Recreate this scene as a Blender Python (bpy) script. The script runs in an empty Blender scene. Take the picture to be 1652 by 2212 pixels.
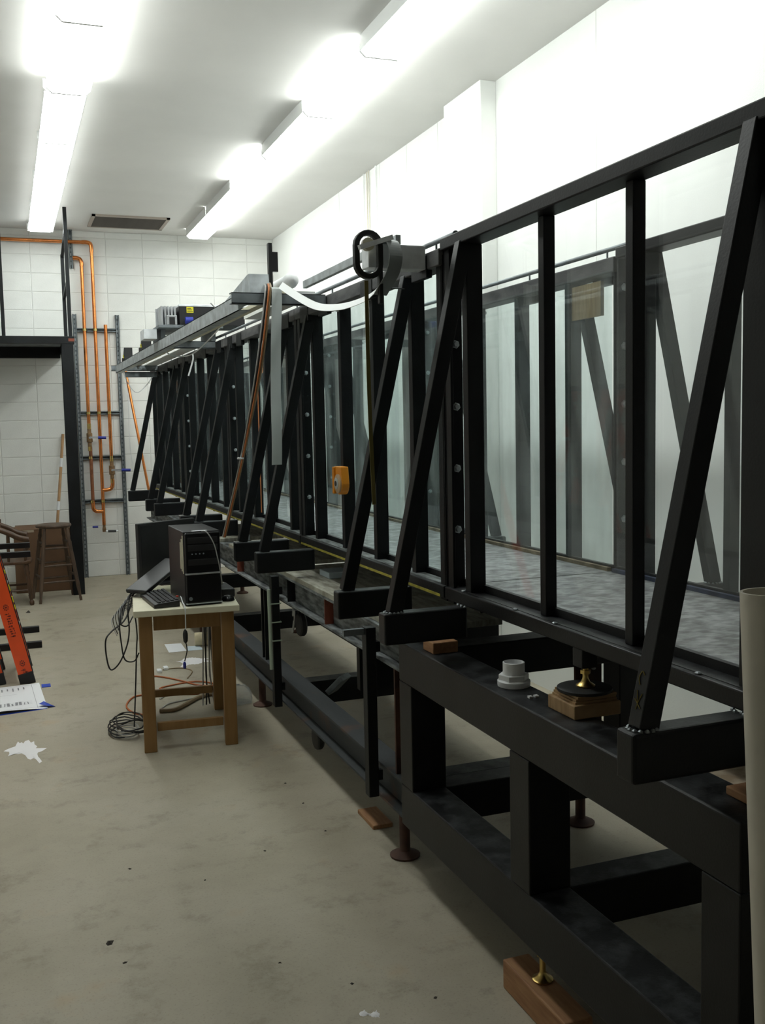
import bpy, bmesh, math, random
from mathutils import Vector, Matrix
random.seed(7)
S = bpy.context.scene
COL = S.collection
R_ = math.radians

# ------------------------------------------------------------------ camera
F_PX, CX, CY = 2150.0, 826.0, 1106.0
YAW, PITCH, ROLL, CAM_H = R_(20.66), R_(5.127), R_(1.212), 1.70
def cam_axes():
    cy, sy, cp, sp = math.cos(YAW), math.sin(YAW), math.cos(PITCH), math.sin(PITCH)
    f = Vector((sy*cp, cy*cp, -sp)); r = Vector((cy, -sy, 0)); d = f.cross(r)
    c, s = math.cos(ROLL), math.sin(ROLL)
    return r*c+d*s, r*(-s)+d*c, f
AX_R, AX_D, AX_F = cam_axes()
ORG = Vector((0, 0, CAM_H))
cam = bpy.data.cameras.new('camera'); camo = bpy.data.objects.new('camera', cam); COL.objects.link(camo)
cam.sensor_fit = 'VERTICAL'; cam.sensor_height = 36.0; cam.lens = F_PX/2212*36.0
cam.clip_start = 0.05; cam.clip_end = 60
m = Matrix.Identity(4)
for i, a in enumerate((AX_R, -AX_D, -AX_F)):
    for j in range(3): m[j][i] = a[j]
m.translation = ORG
camo.matrix_world = m
S.camera = camo
def at(x, y, axis, val):
    """photo pixel -> point on the plane axis=val"""
    d = AX_R*((x-CX)/F_PX) + AX_D*((y-CY)/F_PX) + AX_F
    t = (val-ORG[axis])/d[axis]
    return ORG + d*t
# ------------------------------------------------------------------ world, exposure
w = bpy.data.worlds.new('world'); S.world = w; w.use_nodes = True
w.node_tree.nodes['Background'].inputs[0].default_value = (0.01, 0.01, 0.01, 1)
w.node_tree.nodes['Background'].inputs[1].default_value = 0.3
S.view_settings.view_transform = 'Standard'; S.view_settings.look = 'None'
S.view_settings.exposure = 0.0; S.view_settings.gamma = 1.0; S.view_settings.use_curve_mapping = False
LAMP_STRENGTH = 13.5

# ------------------------------------------------------------------ materials
MATS = {}
def mat(name, col, rough=.6, metal=0, noise=0.0, nscale=8, bump=0.0, bscale=60, col2=None, spec=None, emit=0, stretch=None, detail=5, ramp=(.35, .65)):
    if name in MATS: return MATS[name]
    mt = bpy.data.materials.new(name); mt.use_nodes = True
    nt = mt.node_tree; b = nt.nodes['Principled BSDF']
    b.inputs['Base Color'].default_value = (*col, 1); b.inputs['Roughness'].default_value = rough
    b.inputs['Metallic'].default_value = metal
    if spec is not None: b.inputs['Specular IOR Level'].default_value = spec
    if emit:
        b.inputs['Emission Color'].default_value = (*col, 1); b.inputs['Emission Strength'].default_value = emit
    if noise or bump or col2:
        tc = nt.nodes.new('ShaderNodeTexCoord'); mp = nt.nodes.new('ShaderNodeMapping')
        nt.links.new(tc.outputs['Object'], mp.inputs[0])
        if stretch: mp.inputs['Scale'].default_value = stretch
    if col2 or noise:
        n = nt.nodes.new('ShaderNodeTexNoise'); n.inputs['Scale'].default_value = nscale; n.inputs['Detail'].default_value = detail
        nt.links.new(mp.outputs[0], n.inputs['Vector'])
        rp = nt.nodes.new('ShaderNodeValToRGB'); rp.color_ramp.elements[0].position = ramp[0]; rp.color_ramp.elements[1].position = ramp[1]
        c2 = col2 if col2 else tuple(min(1, c*(1+noise)) for c in col)
        c1 = col if col2 else tuple(c*(1-noise) for c in col)
        rp.color_ramp.elements[0].color = (*c1, 1); rp.color_ramp.elements[1].color = (*c2, 1)
        nt.links.new(n.outputs['Fac'], rp.inputs[0]); nt.links.new(rp.outputs[0], b.inputs['Base Color'])
    if bump:
        n2 = nt.nodes.new('ShaderNodeTexNoise'); n2.inputs['Scale'].default_value = bscale; n2.inputs['Detail'].default_value = 4
        nt.links.new(mp.outputs[0], n2.inputs['Vector'])
        bp = nt.nodes.new('ShaderNodeBump'); bp.inputs['Strength'].default_value = bump; bp.inputs['Distance'].default_value = .01
        nt.links.new(n2.outputs['Fac'], bp.inputs['Height']); nt.links.new(bp.outputs[0], b.inputs['Normal'])
    MATS[name] = mt
    return mt
mat('steel_new', (.0060, .0063, .0070), .42, spec=.3, noise=.35, nscale=6, bump=.05, bscale=150)
mat('steel_old', (.0050, .0064, .0075), .5, spec=.3, noise=.5, nscale=5, bump=.1, bscale=90)
mat('steel_dusty', (.04, .045, .046), .7, col2=(.26, .28, .28), nscale=7, stretch=(6, 1.2, 6))
mat('steel_grimy', (.035, .037, .04), .65, col2=(.12, .12, .12), nscale=5, stretch=(3, 1, 3), bump=.1)
mat('steel_rust', (.045, .05, .053), .7, col2=(.17, .075, .035), nscale=2.6, detail=8, ramp=(.60, .74), bump=.1)
mat('rust_brown', (.05, .022, .016), .75, col2=(.11, .05, .03), nscale=9)
mat('primer_red', (.22, .055, .03), .7, noise=.3)
mat('galv', (.50, .54, .56), .5, .4, noise=.22, nscale=14)
mat('galv_dark', (.20, .225, .24), .55, .45, noise=.3, nscale=10)
mat('alum', (.62, .64, .66), .35, .85, noise=.1, nscale=20)
mat('alum_dull', (.82, .85, .88), .5, .15, noise=.12, nscale=16)
mat('copper', (.74, .27, .085), .27, .95, noise=.15, nscale=12)
mat('copper_aged', (.30, .12, .06), .5, .6, noise=.3, nscale=14)
mat('brass', (.62, .45, .16), .28, 1.0)
mat('bronze', (.30, .19, .10), .45, .7, noise=.3, nscale=30)
mat('blue_grip', (.02, .03, .28), .5)
mat('blue_part', (.02, .035, .33), .45)
mat('black_plastic', (.012, .012, .013), .45)
mat('black_gloss', (.006, .006, .007), .25)
mat('screen', (.008, .009, .010), .3)
mat('key', (.022, .023, .025), .55)
mat('rubber', (.012, .012, .012), .6)
mat('white_paint', (.80, .81, .79), .55, bump=.08, bscale=180)
mat('wall_paint', (.83, .84, .815), .6, noise=.025, nscale=1.6, bump=.10, bscale=220)
mat('block_paint', (.80, .805, .775), .62, noise=.04, nscale=3, bump=.16, bscale=150)
mat('mortar', (.72, .72, .69), .75)
mat('ceiling_paint', (.80, .785, .76), .8, noise=.02, nscale=2)
mat('lamp_white', (.85, .86, .85), .5)
mat('pvc', (.80, .81, .82), .4)
mat('pvc_tan', (.62, .58, .49), .45, noise=.05)
mat('plywood', (.33, .20, .09), .7, col2=(.46, .30, .15), nscale=10, stretch=(1, 8, 1))
mat('plywood_grey', (.22, .21, .16), .8, col2=(.46, .45, .38), nscale=9, stretch=(5, 1, 2), detail=8)
mat('lumber', (.28, .13, .055), .7, col2=(.38, .20, .09), nscale=9, stretch=(8, 1, 8))
mat('osb', (.48, .36, .24), .85, col2=(.72, .62, .48), nscale=26, detail=3)
mat('table_wood', (.24, .125, .035), .5, col2=(.29, .16, .055), nscale=7, stretch=(6, 6, .7))
mat('laminate', (.70, .66, .50), .45, noise=.05)
mat('chair_wood', (.055, .028, .013), .4, col2=(.10, .05, .025), nscale=12, stretch=(2, 2, .5))
mat('stool_wood', (.06, .036, .022), .55, col2=(.11, .068, .042), nscale=10, stretch=(2, 2, .6))
mat('handle_wood', (.46, .27, .13), .5, noise=.12, nscale=9)
mat('cardboard', (.15, .082, .043), .85, noise=.1, nscale=6)
mat('tape_tan', (.40, .33, .24), .5)
mat('orange_rail', (.75, .075, .008), .45, noise=.06)
mat('ladder_mark', (.13, .02, .01), .6)
mat('yellow', (.75, .62, .02), .5)
mat('yellow_label', (.72, .66, .03), .5)
mat('label_ink', (.05, .045, .01), .6)
mat('yellow_tape', (.38, .33, .04), .6, noise=.3, nscale=20)
mat('olive_strip', (.16, .13, .03), .55)
mat('orange_plastic', (.75, .27, .01), .45)
mat('tape_tan2', (.50, .36, .22), .5)
mat('paper', (.80, .81, .83), .7)
mat('paper_blue', (.55, .64, .70), .6)
mat('ink', (.28, .28, .30), .8)
mat('blue_tape', (.01, .05, .42), .6)
mat('foam_cream', (.62, .54, .36), .85, noise=.15, nscale=14)
mat('cord_orange', (.45, .12, .03), .5)
mat('cable_black', (.012, .012, .012), .5)
mat('cable_grey', (.42, .42, .41), .5)
mat('cable_white', (.72, .73, .74), .5)
mat('cable_orange', (.52, .17, .05), .5)
mat('cable_tan', (.28, .2, .11), .55)
mat('ribbon', (.50, .54, .53), .6, noise=.04)
mat('ribbon_white', (.80, .82, .82), .5)
mat('strap', (.30, .325, .325), .5, noise=.08)
mat('green_rod', (.42, .50, .40), .5)
mat('matte_white', (.82, .80, .81), .95)
mat('powder_faint', (.60, .57, .54), .95)
mat('scrap', (.035, .028, .02), .8)
mat('vent_dark', (.10, .085, .075), .7, noise=.1)
mat('vent_frame', (.42, .36, .31), .6)
mat('chalk', (.20, .15, .02), .8)
mat('weld', (.22, .24, .25), .4, .7, noise=.3, nscale=80)
mat('red_button', (.6, .05, .03), .5)
mat('plastic_bag', (.5, .5, .49), .35, noise=.1)
mat('seam', (.60, .60, .57), .8)
mat('flume_floor', (.13, .135, .135), .5, col2=(.42, .435, .445), nscale=9, stretch=(2.4, 3.6, 1), detail=10, ramp=(.36, .68), bump=.06)
mat('blue_sealant', (.05, .07, .14), .6, noise=.3, nscale=20)
mat('old_sealant', (.30, .25, .17), .8, noise=.4, nscale=14)

def settled_dust(name, col, lo, hi):
    nt = MATS[name].node_tree; N = nt.nodes; L = nt.links; b = N['Principled BSDF']
    src = b.inputs['Base Color'].links[0].from_socket
    ge = N.new('ShaderNodeNewGeometry'); sp = N.new('ShaderNodeSeparateXYZ'); L.new(ge.outputs['Normal'], sp.inputs[0])
    up = N.new('ShaderNodeMapRange'); up.inputs[1].default_value = .8; up.inputs[2].default_value = .98; L.new(sp.outputs[2], up.inputs[0])
    tc = N.new('ShaderNodeTexCoord'); nz = N.new('ShaderNodeTexNoise'); nz.inputs['Scale'].default_value = 11; nz.inputs['Detail'].default_value = 9; nz.inputs['Roughness'].default_value = .65; L.new(tc.outputs['Object'], nz.inputs['Vector'])
    mr = N.new('ShaderNodeMapRange'); mr.inputs[1].default_value = lo; mr.inputs[2].default_value = hi; L.new(nz.outputs['Fac'], mr.inputs[0])
    mu = N.new('ShaderNodeMath'); mu.operation = 'MULTIPLY'; L.new(up.outputs[0], mu.inputs[0]); L.new(mr.outputs[0], mu.inputs[1])
    mx_ = N.new('ShaderNodeMix'); mx_.data_type = 'RGBA'; mx_.inputs[7].default_value = (*col, 1); L.new(mu.outputs[0], mx_.inputs[0]); L.new(src, mx_.inputs[6])
    L.new(mx_.outputs[2], b.inputs['Base Color'])
settled_dust('steel_new', (.075, .08, .085), .45, .75)
settled_dust('steel_old', (.11, .12, .12), .38, .7)
def floor_material():
    mt = bpy.data.materials.new('concrete_floor'); mt.use_nodes = True; nt = mt.node_tree; N = nt.nodes; L = nt.links
    b = N['Principled BSDF']; tc = N.new('ShaderNodeTexCoord')
    def noise(sc, det, rough=.6):
        n = N.new('ShaderNodeTexNoise'); n.inputs['Scale'].default_value = sc; n.inputs['Detail'].default_value = det; n.inputs['Roughness'].default_value = rough
        L.new(tc.outputs['Object'], n.inputs['Vector']); return n
    def ramp(src, pts):
        r = N.new('ShaderNodeValToRGB'); e = r.color_ramp.elements
        e[0].position, e[0].color = pts[0][0], (*pts[0][1], 1); e[1].position, e[1].color = pts[-1][0], (*pts[-1][1], 1)
        for p, c in pts[1:-1]:
            k = e.new(p); k.color = (*c, 1)
        L.new(src, r.inputs[0]); return r
    def mix(a, bb, fac, mode='MIX'):
        x = N.new('ShaderNodeMix'); x.data_type = 'RGBA'; x.blend_type = mode
        if isinstance(fac, float): x.inputs[0].default_value = fac
        else: L.new(fac, x.inputs[0])
        L.new(a, x.inputs[6]); L.new(bb, x.inputs[7]); return x.outputs[2]
    n1 = noise(1.3, 6); n2 = noise(5, 10, .72); n3 = noise(120, 3); n4 = noise(2.6, 5); n5 = noise(3.3, 9, .7)
    c1 = ramp(n1.outputs['Fac'], [(.3, (.355, .315, .235)), (.5, (.405, .362, .278)), (.7, (.45, .408, .325))])
    c2 = ramp(n2.outputs['Fac'], [(.34, (.66, .64, .61)), (.46, (.92, .92, .92)), (.7, (1, 1, 1))])
    c3 = ramp(n3.outputs['Fac'], [(.30, (.62, .60, .57)), (.44, (1, 1, 1)), (1, (1, 1, 1))])
    o = mix(c1.outputs[0], c2.outputs[0], .8, 'MULTIPLY'); o = mix(o, c3.outputs[0], .5, 'MULTIPLY')
    c4 = ramp(n4.outputs['Fac'], [(.60, (1, 1, 1)), (.70, (1.0, .86, .70))]); o = mix(o, c4.outputs[0], .6, 'MULTIPLY')
    c5 = ramp(n5.outputs['Fac'], [(.27, (.52, .52, .53)), (.36, (1, 1, 1))]); o = mix(o, c5.outputs[0], .7, 'MULTIPLY')
    L.new(o, b.inputs['Base Color']); b.inputs['Roughness'].default_value = .55; b.inputs['Specular IOR Level'].default_value = .3
    bp = N.new('ShaderNodeBump'); bp.inputs['Strength'].default_value = .06; bp.inputs['Distance'].default_value = .01
    L.new(n2.outputs['Fac'], bp.inputs['Height']); L.new(bp.outputs[0], b.inputs['Normal'])
    MATS['concrete_floor'] = mt
floor_material()

def brick_paint(name):
    mt = bpy.data.materials.new(name); mt.use_nodes = True; nt = mt.node_tree; N = nt.nodes; L = nt.links
    b = N['Principled BSDF']; tc = N.new('ShaderNodeTexCoord'); mp = N.new('ShaderNodeMapping'); L.new(tc.outputs['Generated'], mp.inputs[0])
    sep = N.new('ShaderNodeSeparateXYZ'); tc2 = tc.outputs['Object']; L.new(tc2, sep.inputs[0])
    comb = N.new('ShaderNodeCombineXYZ')
    add = N.new('ShaderNodeMath'); add.operation = 'ADD'; L.new(sep.outputs[0], add.inputs[0]); L.new(sep.outputs[1], add.inputs[1])
    L.new(add.outputs[0], comb.inputs[0]); L.new(sep.outputs[2], comb.inputs[1])
    br = N.new('ShaderNodeTexBrick'); br.offset = 0.0
    for k, v in (('Scale', 1.0), ('Mortar Size', .006), ('Brick Width', .406), ('Row Height', .2032)): br.inputs[k].default_value = v
    br.inputs['Color1'].default_value = (.80, .805, .78, 1); br.inputs['Color2'].default_value = (.78, .785, .76, 1); br.inputs['Mortar'].default_value = (.58, .58, .56, 1)
    L.new(comb.outputs[0], br.inputs['Vector']); L.new(br.outputs['Color'], b.inputs['Base Color']); b.inputs['Roughness'].default_value = .65
    MATS[name] = mt
brick_paint('block_wall_far')

def glass_material(name, tint, dirt):
    mt = bpy.data.materials.new(name); mt.use_nodes = True; nt = mt.node_tree; N = nt.nodes; L = nt.links
    N.remove(N['Principled BSDF']); out = N['Material Output']
    tr = N.new('ShaderNodeBsdfTransparent'); tr.inputs[0].default_value = (*tint, 1)
    gl = N.new('ShaderNodeBsdfGlossy'); gl.inputs['Roughness'].default_value = .02; gl.inputs[0].default_value = (1, 1, 1, 1)
    lw = N.new('ShaderNodeLayerWeight'); lw.inputs[0].default_value = .5
    pw_ = N.new('ShaderNodeMath'); pw_.operation = 'POWER'; pw_.inputs[1].default_value = 5; L.new(lw.outputs['Facing'], pw_.inputs[0])
    fr = N.new('ShaderNodeMapRange'); fr.inputs[3].default_value = .024; fr.inputs[4].default_value = .9; L.new(pw_.outputs[0], fr.inputs[0])
    mx = N.new('ShaderNodeMixShader'); L.new(fr.outputs[0], mx.inputs[0]); L.new(tr.outputs[0], mx.inputs[1]); L.new(gl.outputs[0], mx.inputs[2])
    df = N.new('ShaderNodeBsdfDiffuse'); df.inputs[0].default_value = (.62, .68, .69, 1)
    tl = N.new('ShaderNodeBsdfTranslucent'); tl.inputs[0].default_value = (.62, .68, .69, 1)
    ad = N.new('ShaderNodeMixShader'); ad.inputs[0].default_value = .5; L.new(df.outputs[0], ad.inputs[1]); L.new(tl.outputs[0], ad.inputs[2])
    tc = N.new('ShaderNodeTexCoord'); mp = N.new('ShaderNodeMapping'); mp.inputs['Scale'].default_value = (1, 5, 1.1); L.new(tc.outputs['Object'], mp.inputs[0])
    nz = N.new('ShaderNodeTexNoise'); nz.inputs['Scale'].default_value = 2.2; nz.inputs['Detail'].default_value = 3.5; nz.inputs['Roughness'].default_value = .5; L.new(mp.outputs[0], nz.inputs['Vector'])
    mr = N.new('ShaderNodeMapRange'); mr.inputs[1].default_value = .40; mr.inputs[2].default_value = .72; mr.inputs[3].default_value = dirt[0]; mr.inputs[4].default_value = dirt[1]
    L.new(nz.outputs['Fac'], mr.inputs[0])
    m2 = N.new('ShaderNodeMixShader'); L.new(mr.outputs[0], m2.inputs[0]); L.new(mx.outputs[0], m2.inputs[1]); L.new(ad.outputs[0], m2.inputs[2])
    L.new(m2.outputs[0], out.inputs[0]); MATS[name] = mt
glass_material('glass_new', (.99, .995, .995), (.005, .028))
glass_material('glass_old', (.925, .97, .965), (.015, .14))
glass_material('plastic_clear', (.9, .9, .9), (.15, .3))

# ------------------------------------------------------------------ mesh builder
class MB:
    def __init__(s): s.v = []; s.f = []
    def add(s, vs, fs):
        o = len(s.v); s.v += [Vector(v) for v in vs]; s.f += [tuple(i+o for i in f) for f in fs]; return s
    def box(s, a, b):
        x0, y0, z0 = [min(p, q) for p, q in zip(a, b)]; x1, y1, z1 = [max(p, q) for p, q in zip(a, b)]
        return s.add([(x0,y0,z0),(x1,y0,z0),(x1,y1,z0),(x0,y1,z0),(x0,y0,z1),(x1,y0,z1),(x1,y1,z1),(x0,y1,z1)],
                     [(0,3,2,1),(4,5,6,7),(0,1,5,4),(1,2,6,5),(2,3,7,6),(3,0,4,7)])
    def bar(s, p, q, w, h, up=(0, 0, 1)):
        """rectangular bar from p to q: w across (along up x dir), h along up"""
        p, q = Vector(p), Vector(q); d = (q-p).normalized(); u = Vector(up); sd = u.cross(d)
        if sd.length < 1e-5: sd = Vector((1, 0, 0)).cross(d)
        sd.normalize(); u = d.cross(sd).normalized()
        vs = [c + sd*(w/2*i) + u*(h/2*j) for c in (p, q) for i, j in ((-1,-1),(1,-1),(1,1),(-1,1))]
        return s.add(vs, [(0,3,2,1),(4,5,6,7),(0,1,5,4),(1,2,6,5),(2,3,7,6),(3,0,4,7)])
    def cyl(s, p, q, r, n=12, r2=None, caps=True):
        p, q = Vector(p), Vector(q); d = (q-p).normalized(); a = d.orthogonal().normalized(); b = d.cross(a); r2 = r if r2 is None else r2
        vs = []
        for c, rr in ((p, r), (q, r2)):
            for i in range(n):
                t = 2*math.pi*i/n; vs.append(c + a*(rr*math.cos(t)) + b*(rr*math.sin(t)))
        fs = [(i, (i+1) % n, n+(i+1) % n, n+i) for i in range(n)]
        if caps: fs += [tuple(range(n-1, -1, -1)), tuple(range(n, 2*n))]
        return s.add(vs, fs)
    def lathe(s, base, prof, n=20, axis=(0, 0, 1)):
        base = Vector(base); d = Vector(axis).normalized(); a = d.orthogonal().normalized(); b = d.cross(a); vs = []; k = len(prof)
        for r, z in prof:
            for i in range(n):
                t = 2*math.pi*i/n; vs.append(base + d*z + a*(r*math.cos(t)) + b*(r*math.sin(t)))
        fs = [(j*n+i, j*n+(i+1) % n, (j+1)*n+(i+1) % n, (j+1)*n+i) for j in range(k-1) for i in range(n)]
        if prof[0][0] > 1e-6: fs.append(tuple(range(n-1, -1, -1)))
        if prof[-1][0] > 1e-6: fs.append(tuple(range((k-1)*n, k*n)))
        return s.add(vs, fs)
    def tube(s, pts, r, n=6, sub=6, closed=False):
        P = smooth([Vector(p) for p in pts], sub, closed) if sub > 1 else [Vector(p) for p in pts]
        k = len(P); vs = []; prev = None
        for i in range(k):
            if closed: t = P[(i+1) % k]-P[i-1]
            else: t = P[min(i+1, k-1)]-P[max(i-1, 0)]
            t.normalize()
            if prev is None: a = t.orthogonal().normalized()
            else:
                a = prev - t*prev.dot(t)
                a = a.normalized() if a.length > 1e-6 else t.orthogonal().normalized()
            prev = a; b = t.cross(a)
            rr = r[i*len(r)//k] if isinstance(r, (list, tuple)) else r
            for j in range(n):
                g = 2*math.pi*j/n; vs.append(P[i] + a*(rr*math.cos(g)) + b*(rr*math.sin(g)))
        last = k if closed else k-1
        fs = [(i*n+j, i*n+(j+1) % n, ((i+1) % k)*n+(j+1) % n, ((i+1) % k)*n+j) for i in range(last) for j in range(n)]
        if not closed: fs += [tuple(range(n-1, -1, -1)), tuple(range((k-1)*n, k*n))]
        return s.add(vs, fs)
    def strip(s, pts, wdir, w, th=.0015, sub=6):
        """flat ribbon of width w (along wdir) following pts"""
        P = smooth([Vector(p) for p in pts], sub); wd = Vector(wdir).normalized()*(w/2); k = len(P); vs = []
        for i in range(k):
            t = (P[min(i+1, k-1)]-P[max(i-1, 0)]).normalized(); nrm = t.cross(wd).normalized()*th/2
            vs += [P[i]-wd-nrm, P[i]+wd-nrm, P[i]+wd+nrm, P[i]-wd+nrm]
        fs = [(i*4+j, i*4+(j+1) % 4, (i+1)*4+(j+1) % 4, (i+1)*4+j) for i in range(k-1) for j in range(4)] + [(3,2,1,0), tuple((k-1)*4+j for j in range(4))]
        return s.add(vs, fs)
    def prism(s, poly, axis, a, b):
        """poly: 2D points in the two other axes (in xyz order) extruded along axis from a to b"""
        n = len(poly)
        def mk(p, t):
            c = list(p); c.insert(axis, t); return c
        vs = [mk(p, a) for p in poly] + [mk(p, b) for p in poly]
        fs = [(i, (i+1) % n, n+(i+1) % n, n+i) for i in range(n)] + [tuple(range(n-1, -1, -1)), tuple(range(n, 2*n))]
        return s.add(vs, fs)
    def build(s, name, material, parent=None, bevel=0, smooth_=False, origin=None, seg=2, kind=None):
        off = Vector(origin) if origin is not None else (ROOT.get(root_of(parent).name, Vector()) if parent else Vector())
        me = bpy.data.meshes.new(name); me.from_pydata([v-off for v in s.v], [], s.f); me.update()
        bm = bmesh.new(); bm.from_mesh(me); bmesh.ops.recalc_face_normals(bm, faces=bm.faces); bm.to_mesh(me); bm.free()
        me.materials.append(MATS[material])
        if smooth_:
            for p in me.polygons: p.use_smooth = True
            me.set_sharp_from_angle(angle=R_(40))
        o = bpy.data.objects.new(name, me); COL.objects.link(o)
        if parent: o.parent = parent
        else: o.location = off
        if bevel:
            md = o.modifiers.new('bevel', 'BEVEL'); md.width = bevel; md.segments = seg; md.limit_method = 'ANGLE'; md.angle_limit = R_(50)
        if kind: o['kind'] = kind
        return o
def smooth(P, sub, closed=False):
    if len(P) < 3: 
        return P
    out = []; k = len(P); rng = k if closed else k-1
    for i in range(rng):
        if closed: p0, p1, p2, p3 = P[i-1], P[i], P[(i+1) % k], P[(i+2) % k]
        else: p0, p1, p2, p3 = P[max(i-1, 0)], P[i], P[i+1], P[min(i+2, k-1)]
        for j in range(sub):
            t = j/sub
            out.append(.5*((2*p1)+(p2-p0)*t+(2*p0-5*p1+4*p2-p3)*t*t+(3*p1-p0-3*p2+p3)*t**3))
    if not closed: out.append(P[-1])
    return out
ROOT = {}
def root_of(o):
    while o.parent: o = o.parent
    return o
def tag(o, label, cat, group=None):
    o['label'] = label; o['category'] = cat
    if group: o['group'] = group
    return o
def thing(name, label, cat, loc=(0, 0, 0), group=None):
    o = bpy.data.objects.new(name, None); COL.objects.link(o); o.location = loc; o.empty_display_size = .1
    ROOT[o.name] = Vector(loc); return tag(o, label, cat, group)
def local_thing(name, label, cat, loc, rotz=0, group=None):
    """parts are modelled in local coordinates"""
    o = thing(name, label, cat, loc, group); ROOT[o.name] = Vector((0, 0, 0)); o.rotation_euler = (0, 0, rotz); return o
def struct(o): o['kind'] = 'structure'; return o
def share(o, parent, loc=(0, 0, 0), name=None, rot=None):
    c = o.copy(); COL.objects.link(c); c.parent = parent; c.location = loc
    if rot: c.rotation_euler = rot
    if name: c.name = name
    return c

# ================================================================== ROOM
XR, YB, ZC = 3.125, 11.83, 3.91
XL, YF = -3.4, -7.0
struct(MB().box((XL-.2, YF-.2, -.12), (XR+.2, YB+.2, 0)).build('floor', 'concrete_floor'))
struct(MB().box((XL-.2, YF-.2, ZC), (XR+.2, YB+.2, ZC+.12)).build('ceiling', 'ceiling_paint'))
struct(MB().box((XR, YF-.2, 0), (XR+.2, YB+.2, ZC)).build('wall_right', 'wall_paint'))
struct(MB().box((XL-.2, YF-.2, 0), (XL, YB+.2, ZC)).build('wall_left', 'block_wall_far'))
struct(MB().box((XL, YF-.2, 0), (XR, YF, ZC)).build('wall_front', 'block_wall_far'))
wb = struct(MB().box((XL, YB, 0), (XR, YB+.2, ZC)).build('wall_back', 'mortar'))
# stack-bonded blocks of the back wall (those in view one by one, the unseen ones joined)
bw, bh = .406, .2032
xj = at(68.6, 640, 1, YB).x; zj = at(30, 669.4, 1, YB).z
x_start = xj - math.ceil((xj+.45)/bw)*bw
z_start = zj - math.ceil(zj/bh)*bh
def block_mesh(x0, x1, z0, z1):
    g = .003; b = .0035; x0 += g; x1 -= g; z0 += g; z1 -= g; t = .005
    return [(x0, 0, z0), (x1, 0, z0), (x1, 0, z1), (x0, 0, z1), (x0+b, -t, z0+b), (x1-b, -t, z0+b), (x1-b, -t, z1-b), (x0+b, -t, z1-b)], \
           [(4,5,6,7), (0,1,5,4), (1,2,6,5), (2,3,7,6), (3,0,4,7)]
z = z_start
shared = {}
while z < ZC-.01:
    x = x_start
    while x < XR-.01:
        z0, z1, x0, x1 = max(z, 0), min(z+bh, ZC), x, min(x+bw, XR)
        key = (round(x1-x0, 4), round(z1-z0, 4))
        if key not in shared:
            mb = MB(); mb.add(*block_mesh(0, x1-x0, 0, z1-z0)); o = mb.build('block', 'block_paint', wb); shared[key] = o
        else:
            o = share(shared[key], wb)
        o.location = (x0, YB, z0)
        x += bw
    z += bh
mb = MB(); x = x_start
while x > XL:
    x -= bw; z = z_start
    while z < ZC-.01:
        vs, fs = block_mesh(max(x, XL), x+bw, max(z, 0), min(z+bh, ZC)); mb.add([(a, YB+b, c) for a, b, c in vs], fs); z += bh
mb.build('unseen_blocks', 'block_paint', wb, kind='stuff')
# column on the right wall, with its thin corner return
cx0 = 3.012
struct(MB().box((cx0, 6.02, 0), (XR, 6.60, ZC)).build('trim_1', 'wall_paint', bevel=.004))
# casting seams on the right wall
for i, (px, py) in enumerate(((732, 420), (878, 330), (945, 290), (820, 380), (1287, 60))):
    p = at(px, py, 0, XR)
    struct(MB().box((XR-.0012, p.y-.002, 2.3), (XR+.001, p.y+.002, ZC)).build('trim_%d' % (i+2), 'seam'))

# ================================================================== LAMPS
def emissive(name, strength):
    mt = bpy.data.materials.new(name); mt.use_nodes = True; nt = mt.node_tree
    b = nt.nodes['Principled BSDF']; b.inputs['Base Color'].default_value = (.9, .92, .9, 1)
    b.inputs['Emission Color'].default_value = (.945, 1.0, .965, 1); b.inputs['Emission Strength'].default_value = strength
    MATS[name] = mt
emissive('lamp_lens', LAMP_STRENGTH)
def ceiling_lamp(x, y0, y1, wrap, label, group, side_panel=False):
    t = thing('ceiling_lamp', label, 'lamp', (x, (y0+y1)/2, ZC), group)
    zb, w = 3.80, .131
    MB().box((x-.06, y0+.01, ZC-.028), (x+.06, y1-.01, ZC)).build('housing', 'lamp_white', t)
    if wrap:
        MB().prism([(x-w, ZC-.028), (x-w, zb+.03), (x-w+.03, zb), (x+w-.03, zb), (x+w, zb+.03), (x+w, ZC-.028)], 1, y0+.012, y1-.012).build('diffuser', 'lamp_lens', t)
    else:
        mb = MB()
        for s in (-1, 1):
            mb.add([(x+s*.06, y0+.012, ZC-.028), (x+s*w, y0+.012, zb), (x+s*w, y1-.012, zb), (x+s*.06, y1-.012, ZC-.028),
                    (x+s*.057, y0+.012, ZC-.032), (x+s*(w-.003), y0+.012, zb), (x+s*(w-.003), y1-.012, zb), (x+s*.057, y1-.012, ZC-.032)],
                   [(0,1,2,3), (7,6,5,4), (0,4,5,1), (3,2,6,7), (0,3,7,4), (1,5,6,2)])
        mb.build('reflector', 'lamp_white', t)
        MB().box((x-w+.004, y0+.014, zb+.004), (x+w-.004, y1-.014, zb+.012)).build('diffuser', 'lamp_lens', t)
    if side_panel:
        MB().box((x-w-.004, y0+.011, zb+.026), (x-w-.0012, y1-.011, ZC)).build('side_panel', 'lamp_white', t)
    for yy in (y0, y1-.01): MB().prism([(x-w-.002, ZC-.0285), (x-w-.002, zb+.028), (x-w+.03, zb-.002), (x+w-.03, zb-.002), (x+w+.002, zb+.028), (x+w+.002, ZC-.0285)], 1, yy, yy+.01).build('end_cap', 'lamp_white', t)
    return t
PIT = 1.165
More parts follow.
